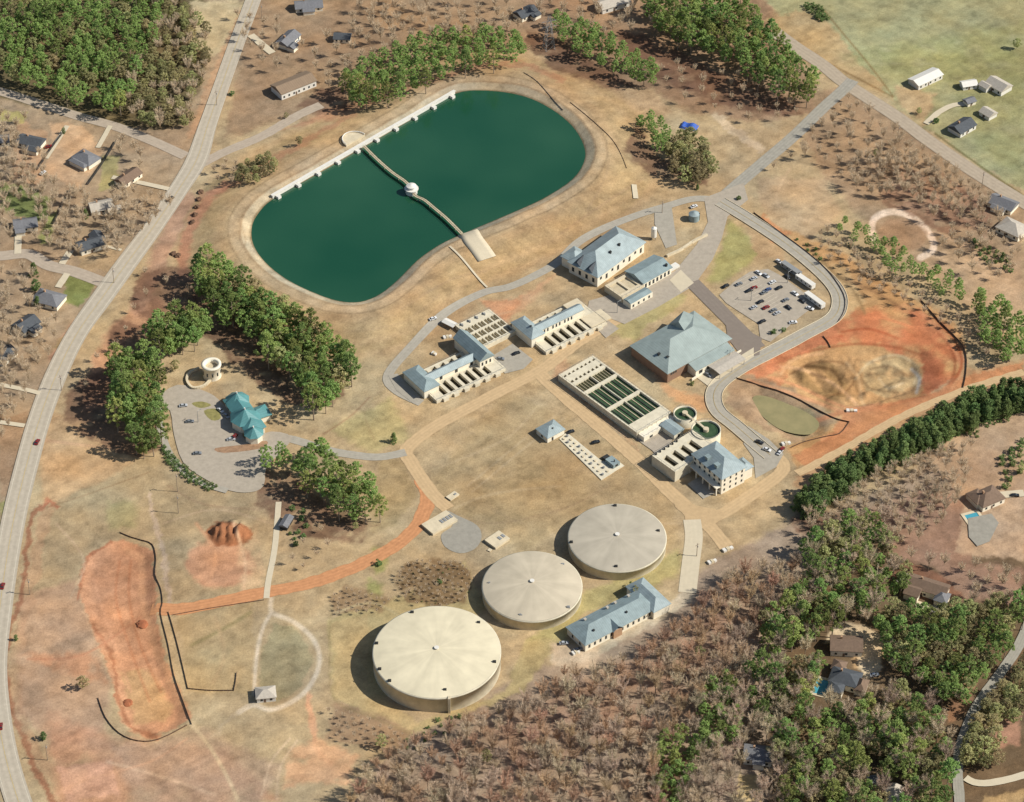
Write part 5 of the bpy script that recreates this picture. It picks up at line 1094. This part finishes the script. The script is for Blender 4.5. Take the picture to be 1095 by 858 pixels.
def kindset(name, n, mk, m, tr):
    KIND[name] = []
    for i in range(n):
        h, r, V, F = mk(i); me = fastmesh('crown', V, F, m, link=False)
        tb = trunk_mesh(h, tr*h/18, 50+i, 5 if name != 'bare_tree' else 3, .9 if name != 'bare_tree' else .7)
        to = tb.build('trunk', M_TRUNK); tm = to.data; bpy.data.objects.remove(to)
        KIND[name].append((h, r, me, tm, V, F))
def mkp(i): h = 16+2.*(i % 4); r = 3.7+.5*(i % 4); return (h, r, *crown_pine(h, r, 10+i, .36+.04*(i % 3), 48, 52, .5, 'pine' if i % 2 else 'round', .85))
def mko(i): h = 13+(i % 3); r = 4.2+.3*(i % 3); return (h, r, *crown_pine(h, r, 30+i, .25, 50, 46, .52, 'round', .9))
def mkc(i): h = 11+(i % 3); r = 3.2; return (h, r, *crown_pine(h, r, 60+i, .06, 44, 44, .55, 'cone' if i % 2 else 'round', 1.0))
def mkb(i): h = 15+1.5*(i % 4); r = 4.3+.4*(i % 3); return (h, r, *bare_crown(h, r, 80+i))
def mks(i): h = 2.6; r = 1.6; return (h, r, *crown_pine(h, r, 95+i, .15, 9, 34, .45, 'round', .7))
kindset('pine_tree', 9, mkp, M_PINE, .28); kindset('leafy_tree', 5, mko, M_OLIVE, .25); kindset('cedar_tree', 4, mkc, M_CEDAR, .2)
kindset('bare_tree', 6, mkb, M_TWIG, .24); kindset('shrub', 3, mks, M_CEDAR, .1)
rt = []
for (h, r, me, tm, V, F) in KIND['bare_tree']:
    m2 = me.copy(); m2.materials.clear(); m2.materials.append(M_TWIGR); rt.append((h, r, m2, tm, V, F))
KIND['red_bare'] = rt
ALL = []
LOWER = {'pine_tree': .66, 'leafy_tree': .6, 'cedar_tree': .5, 'bare_tree': .6, 'red_bare': .6, 'shrub': .5}
def add_tree(kind, px, py, s, label, group=None):
    v_ = random.randrange(len(KIND[kind])); h = KIND[kind][v_][0]*s; x, y, z = G(px, py, h*LOWER[kind])
    dist = math.dist((x, y, z), tuple(CAM)); ALL.append(dict(k='bare_tree' if kind == 'red_bare' else kind, kk=kind, v=v_, x=x, y=y, z=z, s=s, a=random.random()*6.28, size=h/dist, label=label, group=group))
PLACED = []
KEEP = [(x_, y_, 15) for x_, y_ in ((33,150),(92,168),(137,188),(108,219),(27,238),(97,260),(52,318),(28,346),(308,41),(330,8),(366,38),(562,12),(655,4),(905,684),(911,694),(904,725),(912,735),(880,738),(811,806),(811,818),(804,830),(925,685),(935,705),(956,850),(935,828),(935,723),(1056,531),(1043,557),(306,556),(284,740),(1073,216),(1083,243),(80,300),(797,838))]+[(985,625,20),(1003,632,20),(314,90,20),(800,840,13)]
ROADK = [catmull(q_, 4) for q_ in ([(1095,680),(1070,720),(1045,755),(1030,790),(1024,820),(1026,868)], [(0,98),(45,112),(85,125),(125,136),(165,152),(200,168)], [(0,274),(30,272),(52,284),(80,291),(112,303)], [(1100,828),(1070,836),(1045,838)], [(912,86),(900,98),(880,116),(850,145),(815,175),(788,198),(770,214)], [(940,240),(950,229),(968,229),(985,240),(997,256),(994,270),(984,276)], LOOP[:9])]
def blocked(px, py, up):
    for a, b, c in KEEP:
        if math.hypot(px-a, (py-b)*1.1) < c or math.hypot(px-a, (py+up-b)*1.2) < c*.8 or math.hypot(px-a, py+up/2-b) < c*.8: return True
    for q_ in ROADK:
        for p_ in q_:
            if math.hypot(px-p_[0], py-p_[1]) < 9 or math.hypot(px-p_[0], py+up-p_[1]) < 8: return True
    return False
def grove(kind, poly, sp, label, group, s=(.8, 1.15), mix=None, edge=0):
    """scatter in metres inside a surveyed outline"""
    xs = [p[0] for p in poly]; ys = [p[1] for p in poly]; pts = []; tries = int((max(xs)-min(xs))*(max(ys)-min(ys))*.38/(sp*sp)*14)+60
    for _ in range(tries):
        px = random.uniform(min(xs), max(xs)); py = random.uniform(min(ys), max(ys))
        if not bool(inside(np.array([px]), np.array([py]), poly)[0]): continue
        if blocked(px, py, 14 if kind != 'shrub' else 1): continue
        gxx, gyy = gz(px, py, 8)
        if any((gxx-a)**2+(gyy-b)**2 < sp*sp for a, b in pts): continue
        pts.append((gxx, gyy)); k = kind
        if mix and random.random() < mix[1]: k = mix[0]
        gl = (label, group) if k == kind else (mix[2], mix[3])
        add_tree(k, px, py, random.uniform(*s), *gl)
BR = 'bare brown tree '
grove('pine_tree', [(-6,-8),(175,-8),(168,30),(150,60),(140,95),(120,118),(90,108),(45,92),(-6,70)], 6.4, 'pine tree in the dense wood filling the upper left corner', 'pines of the upper left wood', (.7,1.0), ('leafy_tree', .28, 'olive green leafy tree in the wood filling the upper left corner', 'leafy trees of the upper left wood'))
grove('bare_tree', [(150,-8),(198,-8),(222,30),(224,60),(212,95),(203,128),(165,134),(125,122),(140,85),(155,50),(165,20)], 5.6, BR+'among the pines of the upper left wood', 'bare trees of the upper left wood', (.6,.85), ('leafy_tree', .55, 'olive green leafy tree in the wood filling the upper left corner', 'leafy trees of the upper left wood'))
grove('pine_tree', [(363,92),(372,75),(440,42),(470,35),(555,30),(558,55),(520,62),(470,78),(430,95),(385,112)], 6.2, 'pine tree in the belt above the reservoir wall', 'pines above the reservoir', (.7,.95))
grove('pine_tree', [(592,16),(620,20),(655,40),(700,68),(704,84),(685,84),(640,62),(600,38)], 6.2, 'pine tree in the narrow slanting belt right of the transmission tower', 'pines of the slanting belt', (.65,.9))
grove('pine_tree', [(688,-8),(785,-8),(815,20),(845,50),(872,78),(874,98),(850,98),(815,80),(770,55),(730,38),(695,20)], 6.8, 'pine tree in the large grove left of the highway', 'pines of the grove by the highway', (.85,1.2))
grove('pine_tree', [(684,128),(700,122),(712,135),(712,155),(695,152)], 5.5, 'pine tree in the left clump below the blue tarp', 'pines of the left clump by the tarp', (.6,.8))
grove('leafy_tree', [(715,150),(735,142),(758,158),(762,180),(745,192),(722,182),(712,165)], 5.5, 'olive green leafy tree in the right clump below the blue tarp', 'leafy trees by the tarp', (.8,1.05))
grove('pine_tree', [(208,278),(226,270),(262,298),(305,325),(370,368),(376,392),(362,420),(338,428),(315,400),(285,375),(262,350),(232,335),(214,308)], 5.6, 'pine tree in the long belt between the reservoir and the overlook tower', 'pines of the belt below the reservoir', (.85,1.25), ('leafy_tree', .2, 'olive green leafy tree in the long belt between the reservoir and the overlook tower', 'leafy trees of the belt below the reservoir'))
grove('pine_tree', [(160,352),(185,333),(212,330),(222,345),(205,362),(175,372)], 5.8, 'pine tree in the clump above left of the overlook tower', 'pines by the overlook tower', (.9,1.2))
grove('pine_tree', [(122,378),(160,372),(172,395),(172,430),(172,468),(155,478),(135,455),(118,430)], 5.8, 'pine tree in the grove between the wide road and the visitor car park', 'pines by the visitor car park', (.95,1.25))
grove('pine_tree', [(318,482),(345,476),(372,495),(402,515),(406,540),(385,552),(355,535),(330,518),(316,500)], 5.6, 'pine tree in the grove below the turquoise roofed building', 'pines below the visitor building', (.75,1.0))
grove('pine_tree', [(280,484),(296,474),(308,485),(300,498),(284,498)], 5, 'pine tree in the small clump at the lower corner of the visitor car park', 'pines at the car park corner', (.6,.75))
grove('cedar_tree', [(852,536),(870,512),(930,478),(990,448),(1050,420),(1100,404),(1100,432),(1050,450),(990,478),(930,505),(895,530),(868,548)], 4.0, 'dark green cedar in the straight belt running to the right edge', 'cedars of the straight belt', (.8,1.2))
grove('pine_tree', [(894,232),(912,236),(932,248),(936,262),(915,258),(898,245)], 6, 'pine tree in the upper end of the line left of the ring track', 'pines left of the ring', (.4,.6))
grove('pine_tree', [(934,255),(955,258),(978,275),(982,292),(962,290),(940,275)], 5.4, 'pine tree in the clump at the bottom of the ring track', 'pines at the ring track', (.45,.7))
grove('pine_tree', [(985,280),(1010,288),(1032,305),(1030,318),(1008,315),(990,300)], 5.4, 'pine tree in the clump between ring track and excavation', 'pines right of the ring', (.45,.65))
grove('pine_tree', [(1046,315),(1065,318),(1092,330),(1100,345),(1100,378),(1072,380),(1054,362),(1042,335)], 5.8, 'pine tree in the clump at the right edge above the cedars', 'pines at the right edge', (.65,.9))
LEG = ('leafy_tree', .38, 'olive green leafy tree in the woods of the lower right corner', 'leafy trees of the lower right woods')
PL = ('pine tree in the woods of the lower right corner', 'pines of the lower right woods')
grove('pine_tree', [(860,580),(885,560),(925,548),(948,560),(955,590),(975,612),(958,632),(935,650),(905,660),(880,672),(858,690),(838,700),(822,690),(815,665),(838,640),(862,625)], 6.3, *PL, (.6,1.15), LEG)
grove('pine_tree', [(800,715),(822,700),(858,708),(882,700),(876,722),(858,742),(868,760),(930,748),(965,735),(1000,760),(1018,800),(1012,868),(842,868),(838,830),(828,790),(808,765)], 6.2, *PL, (.65,1.15), LEG)
grove('pine_tree', [(930,668),(950,650),(985,645),(1040,648),(1100,630),(1100,670),(1072,700),(1045,745),(1015,745),(985,720),(955,705)], 5.6, *PL, (.7,1.05), LEG)
grove('leafy_tree', [(1040,770),(1062,735),(1100,700),(1100,760),(1070,770),(1062,800),(1085,818),(1052,828),(1034,815)], 5.6, LEG[2], LEG[3], (.7,1.05))
grove('pine_tree', [(752,735),(775,722),(790,745),(790,780),(770,800),(752,790)], 5.6, 'pine tree in the upper clump inside the brown bare wood', 'pines inside the bare wood', (.6,.85))
grove('pine_tree', [(700,800),(718,775),(745,790),(742,820),(722,862),(706,858)], 5.6, 'pine tree in the lower clump inside the brown bare wood', 'pines low inside the bare wood', (.6,.85))
for q in ((748,697), (680,632), (520,808), (408,792)): add_tree('leafy_tree', *q, .55, 'small green tree standing alone '+{748:'in the bare wood right of the long blue roofed building',680:'before the front of the long blue roofed building',520:'in the lower part of the bare wood',408:'at the lower left rim of the bare wood'}[q[0]])
WB = (BR+'in the large bare wood along the bottom', 'bare trees of the bottom wood')
grove('red_bare', [(365,868),(385,820),(440,795),(470,780),(520,765),(560,745),(600,718),(650,712),(700,690),(745,650),(775,620),(800,605),(850,600),(845,640),(815,665),(800,700),(790,720),(750,735),(745,785),(700,800),(706,868)], 5.5, *WB, (.6,1.05), ('bare_tree', .5, *WB))
grove('bare_tree', [(735,720),(800,700),(835,740),(840,868),(725,868),(745,800),(790,790)], 5.4, *WB, (.7,1.))
grove('bare_tree', [(862,545),(905,535),(935,505),(1000,482),(1040,470),(1030,530),(1010,560),(960,585),(955,550),(900,560),(870,575)], 5, BR+'on the slope below the cedar belt', 'bare trees below the cedars', (.5,.8))
grove('bare_tree', [(970,590),(1035,600),(1095,615),(1095,650),(1040,640),(1020,610),(970,615)], 7, BR+'above the large pale house', 'bare trees above the pale house', (.5,.8))
grove('bare_tree', [(930,745),(945,690),(985,700),(1035,740),(1020,790),(990,760)], 10, BR+'among the houses of the lower right woods', 'bare trees among the woodland houses', (.6,.9))
grove('bare_tree', [(395,-5),(540,-5),(560,25),(520,35),(460,35),(400,58),(370,70),(345,40)], 7.5, BR+'at the top between the houses and the reservoir pines', 'bare trees at the top', (.55,.8))
grove('bare_tree', [(0,165),(35,195),(60,200),(100,215),(160,225),(150,248),(105,245),(75,250),(60,215),(0,185)], 8, BR+'in the gardens between the left houses', 'bare trees in the gardens', (.5,.8))
grove('bare_tree', [(120,145),(145,150),(158,170),(150,185),(128,160)], 8, BR+'beside the side road junction', 'bare trees at the junction', (.5,.8))
grove('bare_tree', [(0,285),(35,285),(40,330),(15,350),(40,380),(20,410),(0,400)], 8.5, BR+'at the left edge below the residential street', 'bare trees at the left edge', (.55,.85))
grove('bare_tree', [(868,105),(895,108),(920,120),(905,140),(860,160),(830,180),(815,190),(850,140)], 11, BR+'along the bluish plant road', 'bare trees along the plant road', (.35,.6))
grove('bare_tree', [(905,172),(960,150),(1020,180),(1060,215),(1050,235),(1000,215),(960,205),(920,205)], 5, BR+'on the brushy slope above the ring track', 'bare trees above the ring track', (.3,.75))
grove('bare_tree', [(880,240),(915,265),(960,295),(1000,320),(1050,350),(1085,385),(1060,382),(1020,350),(960,320),(915,300),(870,265)], 5.5, BR+'on the bank between loop road and ring track', 'bare trees on the bank', (.3,.55))
grove('bare_tree', [(1060,200),(1095,225),(1095,290),(1075,285),(1040,260),(1050,225)], 10, BR+'around the houses at the right edge', 'bare trees at the right houses', (.4,.6))
grove('bare_tree', [(150,290),(200,285),(210,320),(180,340),(150,330),(110,400),(100,430),(80,400),(120,360)], 13, BR+'left of the pine belt', 'bare trees left of the pine belt', (.35,.5))
grove('bare_tree', [(710,58),(790,80),(850,108),(858,122),(800,125),(750,112),(700,88)], 9, BR+'in the brown ground below the highway grove', 'bare trees below the highway grove', (.4,.6))
grove('bare_tree', [(310,575),(345,560),(360,590),(330,610),(305,600)], 8, BR+'beside the pale concrete path', 'bare trees by the concrete path', (.3,.45))
grove('bare_tree', [(422,618),(434,602),(462,598),(494,602),(507,618),(500,640),(470,650),(436,644)], 2.5, 'knee high brown scrub on the brown patch above the cream tank', 'scrub on the brown patch', (.14,.26), ('shrub', .12, 'small green bush in the brown scrub above the cream tank', 'bushes on the brown patch'))
grove('shrub', [(176,478),(190,492),(212,510),(232,520),(228,525),(205,516),(184,500),(172,484)], 2.0, 'dark hedge shrub along the lower rim of the visitor car park', 'hedge shrubs of the visitor car park', (.45,.8))
grove('bare_tree', [(222,178),(245,168),(262,180),(255,195),(232,196)], 6, BR+'at the start of the side road to the shed', 'bare trees at the shed road', (.35,.5))
grove('bare_tree', [(0,120),(30,122),(60,200),(150,200),(185,215),(150,250),(110,275),(0,262)], 6, BR+'in the gardens between the left houses', 'bare trees in the gardens', (.5,.8))
grove('bare_tree', [(0,300),(60,340),(60,365),(40,400),(0,470)], 7, BR+'at the left edge below the residential street', 'bare trees at the left edge', (.5,.8))
grove('bare_tree', [(245,10),(300,20),(350,60),(390,70),(360,100),(330,70),(280,70)], 8, BR+'around the houses above the tan shed', 'bare trees above the shed', (.45,.7))
grove('leafy_tree', [(252,178),(285,165),(298,172),(280,190),(255,192)], 4.5, 'light green tree in the clump below the side road', 'light green trees below the side road', (.45,.6))
grove('shrub', [(1095,470),(1095,500),(1075,520),(1070,490)], 4.5, 'bush at the right edge on the tan clearing', 'bushes on the clearing', (.8,1.5))
grove('bare_tree', [(355,635),(372,628),(418,642),(405,655),(360,655)], 2.6, 'knee high brown scrub on the slope left of the cream tank', 'scrub left of the cream tank', (.14,.24))
grove('bare_tree', [(350,755),(400,770),(440,790),(425,808),(360,790)], 3.2, 'knee high brown scrub on the slope below the cream tank', 'scrub below the cream tank', (.16,.3))
grove('shrub', [(430,795),(465,770),(500,760),(490,775),(440,805)], 4, 'low bush at the rim of the bare wood below the cream tank', 'bushes below the cream tank', (.5,.9))
grove('bare_tree', [(822,640),(850,600),(900,560),(950,548),(965,600),(940,660),(880,675),(870,710),(930,745),(1000,755),(1015,800),(1000,850),(850,850),(835,780)], 9.5, BR+'standing among the pines of the lower right woods', 'bare trees among the lower right pines', (.8,1.15))
grove('bare_tree', [(560,10),(600,-5),(680,-5),(700,25),(640,40),(600,20)], 8, BR+'at the top right of the transmission tower', 'bare trees by the transmission tower', (.5,.8))
grove('bare_tree', [(870,95),(905,100),(960,140),(1050,200),(1090,240),(1080,300),(1040,290),(960,215),(900,190),(860,160)], 7.5, BR+'on the brown ground below the highway', 'bare trees below the highway', (.3,.8))
grove('shrub', [(835,250),(870,262),(880,280),(850,270)], 4.5, 'low bush on the bank outside the loop road', 'bushes outside the loop road', (.4,.8))
grove('shrub', [(1040,255),(1080,275),(1082,290),(1050,278)], 3.6, 'dark bush in the hedge right of the ring track', 'bushes right of the ring', (.7,1.1))
grove('shrub', [(860,2),(876,6),(885,20),(878,22),(862,10)], 3.4, 'dark bush at the top end of the pasture fence line', 'bushes on the fence line', (.9,1.4))
grove('shrub', [(305,540),(325,545),(330,570),(318,585),(303,560)], 4, 'scruffy bush around the small equipment shed', 'bushes by the equipment shed', (.6,1.))
for px, py, k, s, l in ((88,729,'leafy_tree',.62,'single round green tree left of the red clay pit'), (421,468,'cedar_tree',.55,'single small evergreen on the triangular lawn'), (937,163,'leafy_tree',.42,'lone dark green tree right of the plant road'), (983,118,'leafy_tree',.36,'dark tree at the farm drive entrance'), (1001,129,'shrub',1.2,'dark bush beside the farmhouse drive'), (1088,46,'leafy_tree',.6,'large dark tree on the pasture at the right edge'), (746,200,'cedar_tree',.35,'small evergreen beside the road above the junction'), (320,150,'leafy_tree',.5,'bushy green tree between the shed and the reservoir wall'), (280,172,'leafy_tree',.55,'green tree by the side road, right of two'), (262,182,'leafy_tree',.5,'green tree by the side road, left of two'), (36,288,'cedar_tree',.8,'tall dark evergreen at the residential street, upper of three'), (38,305,'cedar_tree',.7,'dark evergreen at the residential street, middle of three'), (40,322,'cedar_tree',.6,'dark evergreen beside the wide grey roofed house, lowest of three'), (91,228,'cedar_tree',.55,'dark evergreen above the street corner house'), (187,390,'leafy_tree',.55,'green tree left of the overlook tower'), (248,100,'shrub',1.,'small bush right of the wide road'), (740,410,'shrub',.8,'small dark bush at the dock corner'), (46,787,'cedar_tree',.45,'thin evergreen beside the lower end of the wide road'), (17,682,'cedar_tree',.3,'little evergreen at the left road verge'), (68,140,'cedar_tree',.35,'small dark tree on the pale drive, left yard'), (827,355,'shrub',1.,'round dark bush at the bottom of the car park, left of two'), (838,353,'shrub',.8,'round dark bush at the bottom of the car park, right of two'), (306,123,'leafy_tree',.3,'tiny green tree below the tan shed'), (470,592+30,'shrub',.9,'tallest bush on the brown patch'), (910,262,'shrub',1,'bush on the line below the plant road'), (790,212,'shrub',.9,'bush at the corner of the junction'), (380,562,'leafy_tree',.35,'small green tree below the grove of pines'), (405,602,'shrub',1.1,'pale green bush between track and brown patch'), (1092,500,'leafy_tree',.5,'olive tree at the right edge above the pool house'), (675,627,'shrub',1.2,'green bush against the long blue roofed building')):
    add_tree(k, px, py, s, l)
STUFFT = {}
for kind in ('pine_tree', 'leafy_tree', 'cedar_tree', 'bare_tree', 'shrub'):
    T = sorted([t for t in ALL if t['k'] == kind], key=lambda t: -t['size']+(0 if t['group'] else -9))
    print(kind, len(T))
    for i, t in enumerate(T):
        h, r, cm, tm, V, F = KIND[t['kk']][t['v']]
        if i < 300:
            e = empty(kind, (t['x'], t['y'], t['z']), t['a'], t['label'], 'shrub' if kind == 'shrub' else 'tree', t['group']); e.scale = (t['s'],)*3
            for nm, me in (('trunk', tm), ('crown', cm)): o = bpy.data.objects.new(nm, me); COL.objects.link(o); o.parent = e
        else: STUFFT.setdefault(t['kk'], []).append(t)
for kk, lst in STUFFT.items():
    Vs = []; Fs = []; n = 0
    for t in lst:
        h, r, cm, tm, V, F = KIND[kk][t['v']]; c, s = math.cos(t['a']), math.sin(t['a']); Q = V*t['s']
        Q = np.stack([Q[:, 0]*c-Q[:, 1]*s+t['x'], Q[:, 0]*s+Q[:, 1]*c+t['y'], Q[:, 2]+t['z']], 1); Vs.append(Q); Fs.append(F+n); n += len(Q)
    o = fastmesh({'pine_tree': 'pine_wood', 'leafy_tree': 'leafy_wood', 'bare_tree': 'bare_wood', 'red_bare': 'bare_wood'}.get(kk, kk), np.concatenate(Vs), np.concatenate(Fs), KIND[kk][0][2].materials[0])
    setp(o, {'pine_tree': 'further pines of the woods that read as one green mass', 'bare_tree': 'smaller grey brown bare trees scattered as twiggy haze', 'red_bare': 'smaller reddish bare trees in the twiggy wood'}.get(kk, 'further trees of the woods read as one mass'), 'wood', kind='stuff')
